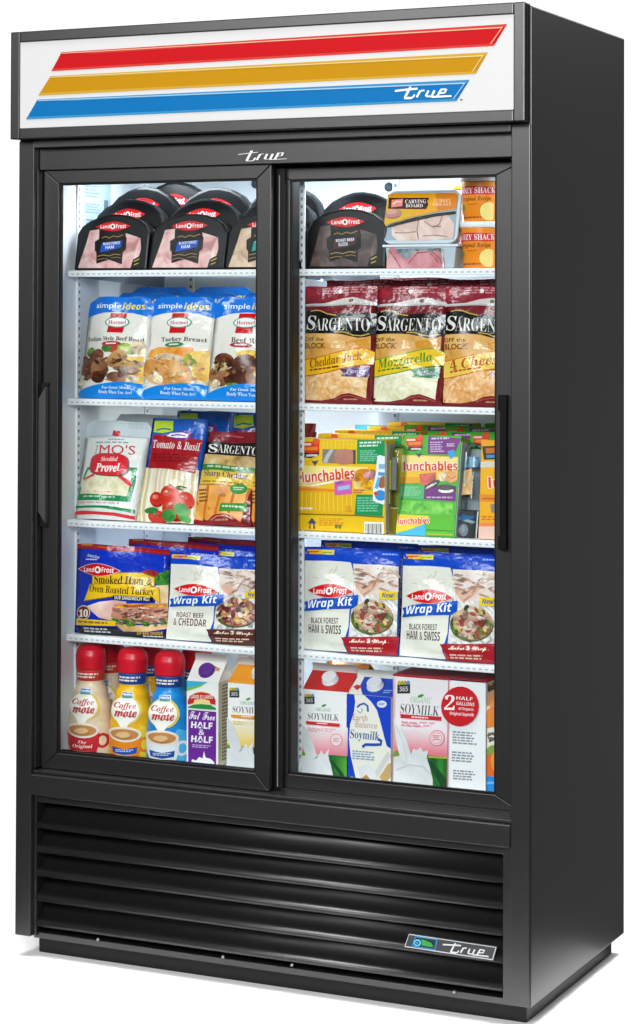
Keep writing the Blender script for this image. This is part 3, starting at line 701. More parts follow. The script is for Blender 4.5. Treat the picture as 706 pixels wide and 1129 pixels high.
def make_cheese_sticks():
    root = empty('cheese_stick_pouch')
    a = Art([(282, 718), (640, 740), (385, 165), (682, 150)], film)
    a.P('brand_band', '#151112', [(380, 232), (420, 222), (520, 232), (690, 226), (660, 318), (520, 308), (372, 298)])
    a.T('brand_band', '#e6e3da', 'S', 392, 240, 440, 292, 'serif', 4); a.T('brand_band', '#e6e3da', 'ARGENTO', 440, 246, 652, 300, 'serif', 5, -.01)
    a.P('picture_panel', food('farm_landscape', ['#8a6a34', '#c9a25a', '#e2cf9a'], 30), [(374, 300), (520, 310), (656, 320), (648, 385), (500, 372), (360, 364)])
    a.P('flavour_band', '#3a7f3c', [(358, 362), (500, 372), (650, 384), (644, 418), (500, 408), (346, 400)]); a.lines('flavour_band', '#b7cfae', 390, 372, 620, 396, 1, 3, .06)
    a.P('flavour_band', '#e6bf3e', [(345, 400), (500, 408), (644, 420), (640, 512), (480, 490), (322, 482)]); a.T('flavour_band', '#253a78', 'Sharp Cheddar', 372, 410, 606, 456, 'serif', 4); a.lines('flavour_band', '#8a6a2a', 360, 464, 600, 478, 1, 8, .06)
    a.P('cheese_window', '#c9742c', [(320, 484), (480, 492), (628, 512), (606, 600), (582, 705), (292, 690)])
    for k in range(4):
        x = 328 + k * 74; a.P('cheese_stick', food('orange_cheese', ['#dd8f36', '#eda54c', '#f4bd72'], 18, rough=.35), [(x + 2, 488 + k * 6), (x + 60, 494 + k * 6), (x + 28, 700 + k * 4), (x - 30, 694 + k * 4)])
    a.lines('cheese_window', '#7a4a1c', 336, 515, 395, 600, 4, 5); a.lines('cheese_window', '#8a5420', 465, 545, 500, 570, 2, 6)
    a.E('green_seal', '#3d8f35', 562, 516, 46, 32); a.lines('green_seal', '#d8ecd0', 535, 504, 592, 528, 2, 4); a.P('green_seal', '#3d8f35', [(470, 606), (612, 602), (606, 652), (464, 658)]); a.lines('green_seal', '#cfe6c6', 482, 620, 600, 640, 1, 4)
    a.P('bottom_wave', '#8c1a24', [(280, 722), (300, 690), (380, 706), (430, 675), (490, 668), (540, 686), (580, 715), (620, 742)]); a.B('bottom_wave', '#d08a7a', [(410, 700), (450, 684), (500, 680), (540, 700)], 6); a.lines('bottom_wave', '#c9a070', 440, 696, 520, 712, 1, 4)
    a.B('header_print', '#a94450', [(440, 190), (500, 184), (570, 190)], 10)
    pouch(root, a, .146, .212, .030, film('#741522'), seed=11, wr=.002, wave=.0015)
    return root

def side_panel_art(a, m, part='side_print'): pass

def make_lunch_box(which):
    """card sleeve over a clear tray with a drink bottle beside it"""
    root = empty('lunch_kit_box')
    dk = {'yellow': (.201, .196, .055), 'green': (.131, .212, .055), 'orange': (.082, .203, .055), 'blue': (.150, .212, .05)}[which]
    w, h, d = dk
    base = {'yellow': '#f0c20f', 'green': '#46b02c', 'orange': '#f2b010', 'blue': '#35a8dc'}[which]
    bm = bmesh.new(); box(bm, -w / 2, w / 2, 0, d, 0, h, .0025); finish('sleeve', bm, card(base), root)
    red, wh = '#e23a2e', '#fdf7f0'
    def badge(a, x0, y0, s):
        def t(p): return [(x0 + x * s, y0 + y * s) for x, y in p]
        a.P('badge', '#2a2320', t([(0, 70), (60, 62), (132, 66), (126, 100), (70, 118), (10, 108)])); a.P('badge', '#e0351f', t([(2, 12), (60, 6), (132, 14), (128, 78), (70, 86), (8, 72)]))
        a.P('badge', '#f08a1e', t([(20, 44), (120, 40), (116, 64), (26, 66)])); a.E('badge', '#ee5a28', x0 + 110 * s, y0 + 6 * s, 25 * s, 23 * s); a.R('badge', '#f6d8cc', x0 + 10 * s, y0 + 16 * s, x0 + 76 * s, y0 + 32 * s)
        a.E('badge', '#58b030', x0 + 8 * s, y0 + 86 * s, 14 * s, 16 * s); a.R('badge', '#d9d8d0', x0 + 40 * s, y0 + 92 * s, x0 + 118 * s, y0 + 106 * s); a.P('badge', '#3a4660', t([(72, 128), (92, 140), (124, 132), (110, 154), (100, 172), (90, 156)]))
    def brand(a, x0, y0, x1, y1, rot, part='brand_name'):
        a.T(part, wh, 'lunchables', x0 - 3, y0 - 3, x1 + 3, y1 + 3, 'bold', rot, .055); a.T(part, red, 'lunchables', x0, y0, x1, y1, 'bold', rot, .004)
    if which == 'yellow':
        a = Art([(25, 765), (570, 788), (30, 158), (600, 190)], card)
        a.P('panel', '#e9b40c', [(24, 510), (390, 512), (386, 660), (22, 655)])
        for k in range(12): a.B('panel', '#f6cf3a', [(50 + k * 29, 520), (48 + k * 29, 640)], 6)
        for k in range(9): a.B('panel', '#f8d648', [(190 + k * 27, 180), (189 + k * 27, 236)], 5)
        a.P('panel', '#fbe58a', [(26, 478), (28, 340), (300, 350), (480, 358), (470, 385), (330, 410), (180, 450)]); a.P('panel', '#fdf4d8', [(28, 470), (100, 470), (260, 440), (400, 400), (260, 455), (120, 480)])
        a.P('panel', '#f08a1c', [(24, 482), (120, 488), (300, 500), (390, 520), (250, 512), (24, 504)])
        a.P('window', '#8f7a6e', [(185, 235), (406, 245), (402, 336), (182, 326)]); a.P('window', '#b9bcc0', [(186, 322), (205, 280), (235, 238), (262, 240), (230, 290), (215, 326)]); a.E('window', food('ham_round', ['#a86a58', '#bb7d6a', '#c48d78'], 20), 326, 288, 66, 50, 0, 22, .7); a.R('window', '#5b4038', 388, 246, 400, 336)
        badge(a, 36, 178, .98)
        a.P('panel_green', '#0c9453', [(415, 180), (596, 190), (590, 342), (408, 336)]); a.lines('panel_green', '#e4f2e8', 430, 195, 580, 235, 2, 3); a.lines('panel_green', '#8accaa', 430, 250, 550, 325, 6, 5)
        a.E('food_picture', '#ef9a24', 455, 430, 70, 62, 20); a.P('food_picture', '#d98a20', [(400, 380), (520, 372), (540, 400), (420, 420)]); a.E('food_picture', '#e8a0a8', 492, 408, 42, 24, -8); a.P('food_picture', '#f4d27a', [(380, 450), (500, 440), (520, 500), (400, 510)]); a.E('food_picture', '#e9a41e', 470, 470, 40, 28)
        a.lines('flavour_strip', '#d84a48', 384, 500, 455, 532, 2, 4)
        a.P('pink_panel', '#d65cb0', [(260, 448), (376, 438), (372, 528), (262, 537)]); a.P('pink_panel', '#9fc0e6', [(282, 482), (362, 470), (360, 496), (284, 508)]); a.B('pink_panel', '#7a55b0', [(272, 462), (318, 452)], 9)
        brand(a, 52, 368, 394, 442, -4)
        a.P('panel_green', '#0d8f52', [(400, 532), (572, 538), (562, 674), (385, 664)]); a.lines('panel_green', '#7cc8a4', 405, 552, 540, 650, 6, 8)
        a.P('bottle_picture', '#eef2f4', [(545, 288), (560, 282), (608, 296), (602, 600), (560, 596), (505, 575), (512, 480), (530, 400)]); a.P('bottle_picture', '#4a9ad0', [(548, 390), (604, 396), (604, 420), (545, 412)]); a.E('bottle_picture', '#2f8fd8', 556, 540, 36, 34); a.E('bottle_picture', '#a8603e', 572, 456, 28, 40, 20); a.P('bottle_picture', '#54b4e8', [(520, 490), (545, 420), (560, 430), (540, 500)]); a.R('bottle_picture', '#88b8dc', 552, 340, 600, 372); a.E('bottle_picture', '#d03a3a', 528, 528, 14, 12)
        a.lines('panel', '#f6f0d8', 36, 616, 146, 640, 1, 2); a.lines('panel', '#d98f18', 330, 610, 378, 650, 3, 2)
        a.P('tray_edge', '#8a6a10', [(20, 655), (390, 664), (570, 676), (570, 684), (390, 672), (20, 663)])
        a.P('recycling_mark', '#4a4a6a', [(84, 720), (112, 684), (142, 720), (128, 722), (134, 756), (92, 756), (98, 722)]); a.P('recycling_mark', base, [(104, 724), (120, 724), (122, 756), (104, 756)])
        a.lines('small_print', '#e08a20', 158, 688, 320, 740, 4, 4); a.E('small_print', '#7a7a30', 268, 740, 10, 14); a.E('small_print', '#7a7a30', 290, 741, 10, 14)
        a.P('barcode', '#f4f2ec', [(445, 708), (566, 712), (564, 790), (444, 786)])
        for k in range(13): a.R('barcode', '#55564e', 452 + k * 8.2, 722, 454.4 + k * 8.2 + (k % 3) * 1.5, 784)
        bw, bh, bx, bc = .036, .188, w / 2 + .0205, '#a3a9a8'
    elif which == 'green':
        a = Art([(40, 778), (388, 788), (100, 122), (452, 142)], card)
        a.P('panel_purple', '#7d2f86', [(252, 138), (452, 158), (405, 262), (244, 256)]); a.lines('panel_purple', '#d9c3de', 270, 150, 410, 170, 1, 2); a.lines('panel_purple', '#d0b4d6', 262, 176, 345, 250, 5, 3); a.lines('panel_purple', '#e2d2e6', 362, 190, 410, 214, 2, 8)
        a.P('panel_yellow', '#f4c418', [(84, 256), (428, 276), (420, 405), (225, 440), (68, 446)]); a.P('panel_yellow', '#fbe28a', [(84, 262), (428, 282), (425, 320), (250, 350), (80, 370)]); a.P('panel_yellow', '#f0a01e', [(70, 408), (220, 400), (225, 440), (66, 446)])
        badge(a, 112, 142, .80)
        a.P('panel_purple', '#742a7c', [(222, 455), (412, 462), (405, 562), (212, 546)]); a.lines('panel_purple', '#c9a9d0', 232, 530, 395, 548, 1, 3)
        a.P('food_picture', '#e4472c', [(192, 384), (292, 374), (290, 452), (198, 456)]); a.P('food_picture', '#f4d8b0', [(300, 380), (356, 372), (350, 436), (312, 430)]); a.E('food_picture', '#e8973a', 385, 405, 36, 38); a.B('food_picture', '#b9562a', [(362, 396), (390, 420), (410, 400)], 7)
        a.E('food_picture', '#1c1518', 268, 452, 52, 18, -30); a.E('food_picture', '#e9e2d8', 262, 460, 40, 7, -30); a.E('food_picture', '#1c1518', 350, 484, 54, 26); a.E('food_picture', '#e9e2d8', 350, 492, 46, 15); a.E('food_picture', '#241a1e', 349, 470, 52, 20)
        a.P('chip', '#2f9fe0', [(365, 240), (405, 230), (415, 270), (380, 292)]); brand(a, 98, 302, 424, 364, 0)
        a.P('panel_green', '#52b268', [(66, 448), (222, 460), (214, 552), (58, 538)]); a.lines('panel_green', '#8ad09a', 78, 466, 205, 530, 5, 5)
        a.P('tray_front', '#55b822', [(46, 548), (388, 566), (386, 780), (40, 776)]); a.P('tray_front', food('leafy_print', ['#3c9a1c', '#62c22c', '#86d44a'], 45), [(46, 552), (388, 570), (386, 646), (44, 640)])
        a.P('tray_front', '#f2d21c', [(44, 644), (246, 654), (214, 706), (120, 745), (40, 766)]); a.P('tray_front', '#3fb4e2', [(40, 770), (120, 745), (216, 704), (222, 786), (40, 784)]); brand(a, 58, 664, 244, 706, -3, 'tray_front')
        a.B('tray_front', '#2d7a1c', [(225, 742), (380, 748)], 5); a.B('tray_front', '#c9b41c', [(225, 768), (380, 772)], 6)
        bw, bh, bx, bc = .044, .200, w / 2 + .0235, '#98a1a6'
    elif which == 'orange':
        a = Art([(560, 790), (700, 800), (585, 225), (722, 225)], card)
        a.P('panel', '#f6a21a', [(580, 222), (730, 222), (730, 250), (578, 250)]); a.P('badge', '#2b3a34', [(588, 262), (700, 250), (696, 330), (592, 338)]); a.P('badge', '#c96a22', [(600, 272), (690, 262), (688, 290), (602, 304)]); a.P('badge', '#3d90c8', [(602, 312), (688, 302), (686, 322), (604, 328)])
        a.P('panel', '#d8d2c4', [(580, 350), (720, 340), (720, 372), (578, 385)]); brand(a, 606, 436, 920, 500, 0); a.P('panel', '#e88a18', [(566, 535), (720, 540), (720, 585), (562, 575)]); a.B('panel', '#b8641a', [(580, 560), (700, 562)], 8)
        a.P('window', '#8a7f78', [(610, 592), (700, 592), (700, 645), (612, 640)]); a.lines('panel', '#d86a20', 575, 660, 700, 690, 2, 3); a.P('cup_picture', '#f0894a', [(520, 700), (720, 694), (720, 715), (530, 722)]); a.P('cup_picture', '#efc4b4', [(556, 720), (720, 716), (720, 800), (556, 795)])
        bw = 0
    else:
        a = Art([(0, 100), (100, 100), (0, 0), (100, 0)], card)
        a.R('panel', '#e8f4fa', 0, 16, 100, 24); a.R('panel', '#2b8fc8', 0, 0, 100, 8); a.lines('panel', '#d8eef8', 8, 28, 90, 50, 3, 5); a.E('panel', '#f4f8fa', 60, 70, 26, 18)
        bw = 0
    print_art(a, grid_surface(lambda u, v: ((u - .5) * w, 0, v * h), 1, 1), 1, 1, root, step=.00028, base=.0003)
    if bw:
        n = 12
        def tube(dr, z0, z1):
            b = bmesh.new(); R_ = bw / 2 + dr
            prof = [(0, z0), (R_ * .9, z0 + .001), (R_, z0 + .006), (R_, z1 - .016), (R_ * .82, z1 - .004), (R_ * .4, z1), (0, z1)]
            prof = [(r, z) for r, z in prof if r > 0]
            rows = [[b.verts.new((r * math.cos(2 * math.pi * i / 18), r * math.sin(2 * math.pi * i / 18), z)) for i in range(18)] for r, z in prof]
            for j in range(len(rows) - 1):
                for i in range(18): f = b.faces.new((rows[j][i], rows[j][(i + 1) % 18], rows[j + 1][(i + 1) % 18], rows[j + 1][i])); f.smooth = True
            b.faces.new(rows[0][::-1]); b.faces.new(rows[-1])
            return b
        bo = finish('drink_bottle', tube(0, .002, bh), CLEARPET, root, loc=(bx, bw / 2 + .002, 0))
        b = bmesh.new(); box(b, w / 2 + .0004, w / 2 + .0016, .002, d - .002, .002, bh, .0003); finish('tray_insert', b, mat('#b4babb', .3, .5, name='grey_insert'), root)
        b = bmesh.new(); box(b, w / 2 + .0018, bx + bw / 2, .034 if which == 'yellow' else .040, .0405 if which == 'yellow' else .047, .004, bh - .01, .001); finish('tray_divider', b, mat('#cbb548' if which == 'yellow' else '#a4adb0', .3, .5, name='divider_' + which), root)
        b = bmesh.new(); box(b, bx - bw / 2, bx + bw / 2, .012, d, 0, bh * .30, .003)
        finish('tray_end', b, mat('#3b3d3c' if which == 'green' else '#a8902c', .2, .5, name='clear_tray_' + which), root)
        if which == 'green':
            a = Art([(415, 790), (575, 795), (440, 140), (580, 150)], card)
            a.P('snack', food('biscuit', ['#b08048', '#d0a060', '#e0bc86'], 30), [(455, 300), (520, 290), (530, 480), (440, 485)]); a.P('snack', '#5e93b4', [(460, 195), (560, 200), (560, 275), (455, 285)]); a.B('snack', '#d5dde0', [(475, 160), (470, 420)], 10)
            def S2(u, v):
                t = math.radians(-62 + 124 * u); r2 = bw / 2 + .0006
                return (bx + r2 * math.sin(t), bw / 2 + .002 - r2 * math.cos(t), .004 + v * (bh - .02))
            print_art(a, grid_surface(S2, 8, 1), 8, 1, root)
            a = Art([(400, 790), (560, 795), (410, 560), (560, 570)], card)
            a.P('tray_print', '#1d7fc4', [(398, 640), (440, 600), (480, 615), (540, 612), (520, 640), (440, 648)]); a.P('tray_print', '#c9d2d8', [(440, 650), (480, 640), (545, 660), (520, 676)]); a.E('tray_print', '#9fa6ac', 450, 725, 38, 50); a.E('tray_print', '#c6cbcf', 445, 715, 18, 30)
            print_art(a, grid_surface(lambda u, v: (bx - bw / 2 + u * bw, .012, v * bh * .30), 1, 1), 1, 1, root)
        else:
            a = Art([(0, 100), (100, 100), (0, 0), (100, 0)], shiny)
            a.R('bottle_print', '#b39a2a', 2, 10, 30, 70); a.R('bottle_print', '#6f7473', 34, 4, 60, 70); a.R('bottle_print', '#c8a820', 0, 72, 24, 99)
            def S2(u, v):
                t = math.radians(-70 + 140 * u); r2 = bw / 2 + .0006
                return (bx + r2 * math.sin(t), bw / 2 + .002 - r2 * math.cos(t), .062 + v * (bh - .085))
            print_art(a, grid_surface(S2, 8, 1), 8, 1, root)
    return root

def make_sandwich_kit():
    root = empty('sandwich_kit_bag')
    a = Art([(28, 690), (676, 735), (32, 60), (704, 78)], film)
    a.P('top_seal', '#9a1722', [(20, 50), (710, 60), (708, 120), (30, 96)]); a.P('top_seal', '#b2232c', [(30, 66), (200, 74), (700, 98), (700, 112), (200, 94), (30, 86)])
    a.B('top_seal', '#c8a032', [(60, 66), (100, 70), (150, 70)], 9); a.B('top_seal', '#a8702a', [(190, 80), (280, 86)], 6)
    a.P('sandwich_picture', '#101418', [(30, 640), (345, 650), (380, 680), (690, 688), (690, 745), (22, 700)])
    a.E('sandwich_picture', '#3b8f2a', 655, 300, 56, 52); a.E('sandwich_picture', '#2d7a24', 690, 270, 40, 40); a.P('sandwich_picture', food('bread_crumb', ['#d8b07a', '#e6c896', '#f0dcb4'], 25), [(610, 345), (700, 338), (700, 490), (610, 480)]); a.E('sandwich_picture', '#b81c20', 570, 260, 58, 28)
    a.P('sandwich_picture', food('pale_ham', ['#e0aea0', '#eccabd', '#f4e2d8'], 18), [(135, 500), (220, 470), (330, 455), (420, 465), (400, 600), (300, 598), (225, 580), (175, 540)])
    a.P('sandwich_picture', food('sliced_ham', ['#a9604c', '#cf8f76', '#e2b49c'], 35), [(330, 480), (690, 470), (690, 610), (540, 625), (380, 612), (310, 570)]); a.P('sandwich_picture', '#e0a030', [(335, 488), (470, 478), (680, 482), (680, 500), (470, 506), (350, 512)]); a.P('sandwich_picture', '#c2552c', [(390, 488), (540, 484), (540, 498), (400, 504)])
    a.P('sandwich_picture', food('bun_crust', ['#c98f4e', '#dba968', '#e9c48c'], 20), [(330, 618), (500, 634), (692, 622), (680, 660), (560, 678), (390, 676)]); a.scatter('sandwich_picture', ['#4f8a2a', '#6aa53a', '#37701f'], [(325, 590), (690, 595), (690, 630), (500, 640), (345, 625)], 40, 18, 9, 4, 30)
    a.scatter('sandwich_picture', ['#8e4a3c', '#d9a892', '#b8705c', '#e8c4b0', '#a0584a'], [(340, 510), (685, 505), (685, 592), (400, 596)], 46, 30, 8, 9, 25)
    Y1 = '#f0c21c'
    a.P('name_banner', '#a87c10', [(160, 284), (360, 256), (520, 256), (604, 284), (604, 356), (380, 336), (158, 352)]); a.P('name_banner', Y1, [(165, 290), (360, 262), (520, 262), (600, 290), (600, 350), (380, 330), (162, 346)])
    a.P('name_banner', '#a87c10', [(140, 346), (300, 334), (480, 338), (634, 360), (642, 474), (590, 436), (330, 430), (106, 470)]); a.P('name_banner', Y1, [(146, 350), (300, 338), (480, 342), (628, 364), (636, 465), (590, 430), (330, 424), (112, 462)])
    a.T('name_banner', '#2a2418', 'Smoked Ham &', 180, 284, 588, 342, 'serif', 1); a.T('name_banner', '#2a2418', 'Oven Roasted Turkey', 142, 356, 604, 424, 'serif', 2)
    a.P('name_banner', '#15130f', [(325, 418), (600, 430), (596, 460), (322, 448)]); a.T('name_banner', '#e8e4da', 'SUB SANDWICH KIT', 335, 426, 580, 452, 'bold', 2)
    a.P('count_strip', Y1, [(58, 588), (345, 602), (342, 638), (52, 634)]); a.lines('count_strip', '#8a7420', 70, 602, 300, 626, 1, 3, .04); a.E('count_seal', '#e8d8a0', 112, 546, 54, 50); a.E('count_seal', '#7a2418', 112, 546, 48, 44); a.T('count_seal', '#f4ece0', '10', 78, 524, 150, 576, 'serif', 0, .02)
    a.lines('small_print', '#c9cdd2', 108, 648, 320, 690, 2, 6, .05); a.T('small_print', '#e0a820', 'ZIP BAG INSIDE', 482, 678, 652, 700, 'bold', 2); a.lines('small_print', '#dadde0', 520, 706, 660, 722, 1, 3, .05)
    lens_logo(a, 210, 243, 152, 42, 2, ring='#f0d8d4'); a.T('brand_badge', '#dfe8fa', 'America', 105, 135, 212, 160, 'serifi', 8); a.lines('brand_badge', '#dfe8fa', 105, 168, 200, 184, 1, 3)
    pouch(root, a, .234, .198, .034, film('#0a33c0'), nu=14, nv=12, seed=15, wr=.0018, wave=.0014)
    return root

def make_wrap_kit(flavour, rib, wtxt, wrap_food, w=.226, h=.220, seed=17, two='#3a2c24'):
    root = empty('wrap_kit_bag')
    a = Art([(18, 778), (684, 816), (28, 66), (708, 100)], film)
    a.P('top_seal', '#0c47c6', [(18, 60), (716, 90), (716, 205), (380, 182), (20, 160)]); a.P('top_seal', '#0a36a4', [(18, 60), (716, 90), (716, 112), (18, 80)])
    a.P('corner_tag', '#f2b41e', [(40, 84), (160, 92), (160, 124), (40, 115)]); a.P('corner_tag', '#e0d23a', [(160, 92), (250, 100), (248, 132), (160, 124)]); a.B('corner_tag', '#c94a20', [(58, 102), (140, 106)], 8); a.B('corner_tag', '#6a9a3a', [(168, 112), (236, 118)], 7)
    a.lines('top_seal', '#8fb4f0', 580, 122, 690, 142, 1, 3); 
    a.P('name_panel', '#eeece0', [(34, 163), (200, 170), (368, 182), (388, 250), (402, 330), (392, 420), (372, 520), (366, 620), (350, 682), (328, 692), (346, 788), (180, 782), (16, 774), (30, 600), (34, 400)])
    for p in ([(225, 290), (215, 250), (240, 225)], [(205, 300), (245, 282)], [(235, 262), (262, 236), (270, 205)], [(105, 280), (150, 290)], [(290, 290), (330, 282)]): a.B('crest', '#d9d0ac', p, 7)
    a.P('food_picture', '#e9e5e0', [(384, 190), (540, 198), (692, 208), (674, 692), (370, 684), (378, 560), (402, 400)])
    a.P('food_picture', food('sliced_turkey', ['#d8b4a0', '#ecd9cf', '#f4ece6'], 10, dist=1.2, stretch=(1, 1, 2.2)), [(384, 192), (692, 208), (688, 380), (560, 400), (430, 400), (402, 330)])
    a.P('food_picture', food('cut_meat', ['#c98a70', '#d8a58a', '#e6c4b0'], 18), [(405, 318), (500, 318), (560, 290), (600, 300), (540, 360), (470, 415), (412, 350)])
    a.scatter('food_picture', ['#e8cfc2', '#d2a892', '#f2e6de', '#c99880'], [(395, 205), (685, 215), (680, 360), (560, 390), (420, 330)], 26, 40, 10, seed + 3, 30)
    a.B('food_picture', '#d09a86', [(470, 400), (520, 360), (560, 300), (570, 260)], 9); a.B('food_picture', '#d9b29c', [(390, 230), (480, 250), (520, 270)], 7); a.B('food_picture', '#e3c9a0', [(560, 205), (620, 232), (690, 246)], 10)
    a.E('food_picture', '#5d6b2c', 520, 560, 138, 112); a.E('food_picture', wrap_food, 528, 545, 125, 112)
    cols = wtxt
    a.scatter('food_picture', cols, [(415, 500), (480, 440), (580, 440), (640, 520), (640, 590), (560, 650), (460, 645), (405, 590)], 70, 26, 13, seed)
    a.P('new_tag', '#f0d020', [(575, 374), (682, 376), (676, 432), (570, 430)]); a.T('new_tag', '#2c4a9a', 'New!', 590, 386, 664, 418, 'boldi', 1)
    a.P('name_ribbon', '#0e50b8', [(44, 452), (120, 430), (200, 422), (320, 414), (436, 400), (432, 466), (394, 492), (200, 500), (44, 514), (60, 480)]); a.T('name_ribbon', '#f4f6fa', 'Wrap Kit', 78, 424, 398, 500, 'boldi', -4)
    lens_logo(a, 236, 376, 162, 46, 3, ring='#dcd8cc')
    a.T('flavour_name', two, flavour[0], 100, 556, 298, 596, 'bold', 1, -.005); a.T('flavour_name', two, flavour[1], 78, 604, 318, 664, 'bold', 2, -.005)
    a.P('count_ribbon', rib, [(318, 688), (500, 684), (690, 680), (672, 812), (345, 790), (348, 745), (334, 715)]); a.T('count_ribbon', '#f0dcc4', 'Makes 3 Wraps', 378, 696, 628, 736, 'script', 1, .02); a.lines('count_ribbon', '#e6c8b0', 382, 748, 620, 786, 2, seed, .03)
    pouch(root, a, w, h, .036, film('#124fb8'), nu=14, nv=12, seed=seed, wr=.0018, wave=.0012)
    return root

def lathe(bm, prof, n=28, squash=1.0, mi=0, caps=True):
    rows = [[bm.verts.new((r * math.cos(2 * math.pi * i / n), r * squash * math.sin(2 * math.pi * i / n), z)) for i in range(n)] for r, z in prof]
    for j in range(len(rows) - 1):
        for i in range(n):
            f = bm.faces.new((rows[j][i], rows[j][(i + 1) % n], rows[j + 1][(i + 1) % n], rows[j + 1][i])); f.smooth = True; f.material_index = mi
    if caps: bm.faces.new(rows[0][::-1]); bm.faces.new(rows[-1])
def smooth_profile(pts, n=40):
    """monotone z, cosine-eased radius between the given (z, r) knots"""
    out = []; z0, z1 = pts[0][0], pts[-1][0]
    for i in range(n + 1):
        z = z0 + (z1 - z0) * i / n
        for k in range(len(pts) - 1):
            if pts[k][0] <= z <= pts[k + 1][0] + 1e-9:
                t = (z - pts[k][0]) / (pts[k + 1][0] - pts[k][0]); t = t * t * (3 - 2 * t)
                out.append((pts[k][1] + (pts[k + 1][1] - pts[k][1]) * t, z)); break
    return out
def make_creamer(body, collar, mug, band, words, glow):
    root = empty('creamer_bottle')
    R0 = .0515
    prof = smooth_profile([(0, R0 * .93), (.010, R0), (.065, R0 * .985), (.098, R0 * .93), (.138, R0 * .75), (.158, R0 * .60), (.166, R0 * .585)], 36)
    bm = bmesh.new(); lathe(bm, prof, 36, .94); finish('bottle', bm, mat(body, .3, .45, name='shrink_sleeve_' + body.lstrip('#')), root)
    bm = bmesh.new(); lathe(bm, [(.0290, .1615), (.0312, .1635), (.0318, .184), (.0318, .187)], 36, .95); finish('collar', bm, mat(collar, .35, .4), root)
    bm = bmesh.new(); pr = smooth_profile([(.1872, .0325), (.189, .0338), (.216, .0348), (.229, .0322), (.2385, .0232), (.2412, .012)], 24)
    lathe(bm, pr, 40, .96); finish('cap', bm, mat('#d3122a', .34, .5, name='red_cap_plastic'), root)
    a = Art([(18, 890), (340, 890), (18, 215), (340, 215)], lambda c: mat(c, .3, .45, name='sleeve_ink_' + c.lstrip('#')))
    # the drawing is laid on the front of the sleeve, so its width shrinks with the bottle
    a.frame([(8, 892), (345, 892), (8, 300), (345, 300)])
    a.P('sleeve_print', glow, [(150, 892), (345, 892), (345, 640), (240, 600), (190, 700)])
    a.E('logo', '#e0c85a', 134, 470, 128, 128, 0, 26); a.E('logo', '#f6f2e6', 124, 472, 116, 114, 0, 26); a.P('logo', '#f6f2e6', [(60, 560), (190, 540), (120, 655)])
    a.T('logo', '#c0343e', 'Coffee', 26, 412, 214, 474, 'serifi', 0, .012); a.T('logo', '#c0343e', 'mate', 44, 470, 218, 534, 'serifi', 0, .02)
    a.R('brand_tag', '#e8f2f4', 82, 322, 192, 376); a.R('brand_tag', '#2a6ab0', 88, 326, 186, 360); a.T('brand_tag', '#f4f8fa', 'Nestle', 96, 332, 178, 354, 'bold'); a.R('brand_tag', '#3f9a5a', 88, 362, 186, 372)
    a.E('mug_picture', mug, 272, 770, 50, 66); a.E('mug_picture', glow, 272, 770, 28, 42); a.P('mug_picture', mug, [(8, 700), (250, 700), (246, 800), (222, 891), (50, 891), (18, 800)])
    a.E('mug_picture', '#f2e6d6', 128, 680, 121, 66); a.E('mug_picture', '#c98a4e', 128, 680, 100, 48); a.E('mug_picture', '#e6bc88', 118, 684, 52, 26, -8); a.B('mug_picture', '#a8683a', [(70, 700), (120, 716), (180, 700)], 5)
    a.P('flavour_strip', band, [(40, 792), (130, 806), (220, 786), (214, 838), (130, 856), (48, 842)])
    if len(words) == 2: a.T('flavour_strip', '#fbf0ee', words[0], 96, 768, 158, 794, 'serifi'); a.T('flavour_strip', '#fbf0ee', words[1], 58, 800, 202, 840, 'serifi', -2)
    else: a.lines('flavour_strip', '#d4dcea', 66, 812, 200, 838, 2, 4, -.05)
    a.lines('small_print', '#f6ead0' if body != '#e3cdb0' else '#b08a66', 70, 858, 190, 880, 1, 3)
    H = .180
    def rad(z):
        for i in range(len(prof) - 1):
            if prof[i][1] <= z <= prof[i + 1][1]:
                t = (z - prof[i][1]) / (prof[i + 1][1] - prof[i][1]); return prof[i][0] + (prof[i + 1][0] - prof[i][0]) * t
        return prof[-1][0]
    def S_(u, v):
        z = .003 + v * .150; t = math.radians(26) + math.asin(max(-.985, min(.985, 2 * u - 1))); r = rad(z) + .0007
        return (r * math.sin(t), -r * .94 * math.cos(t), z)
    print_art(a, grid_surface(S_, 20, 24), 20, 24, root)
    a = Art([(0, 100), (100, 100), (0, 0), (100, 0)], lambda c: mat(c, .35, .4)); a.lines('collar_print', '#f0e6e2', 10, 20, 90, 90, 2, 3)
    print_art(a, grid_surface(lambda u, v: (.0321 * math.sin(math.radians(-50 + 130 * u)), -.0321 * .95 * math.cos(math.radians(-50 + 130 * u)), .165 + v * .019), 10, 1), 10, 1, root)
    return root

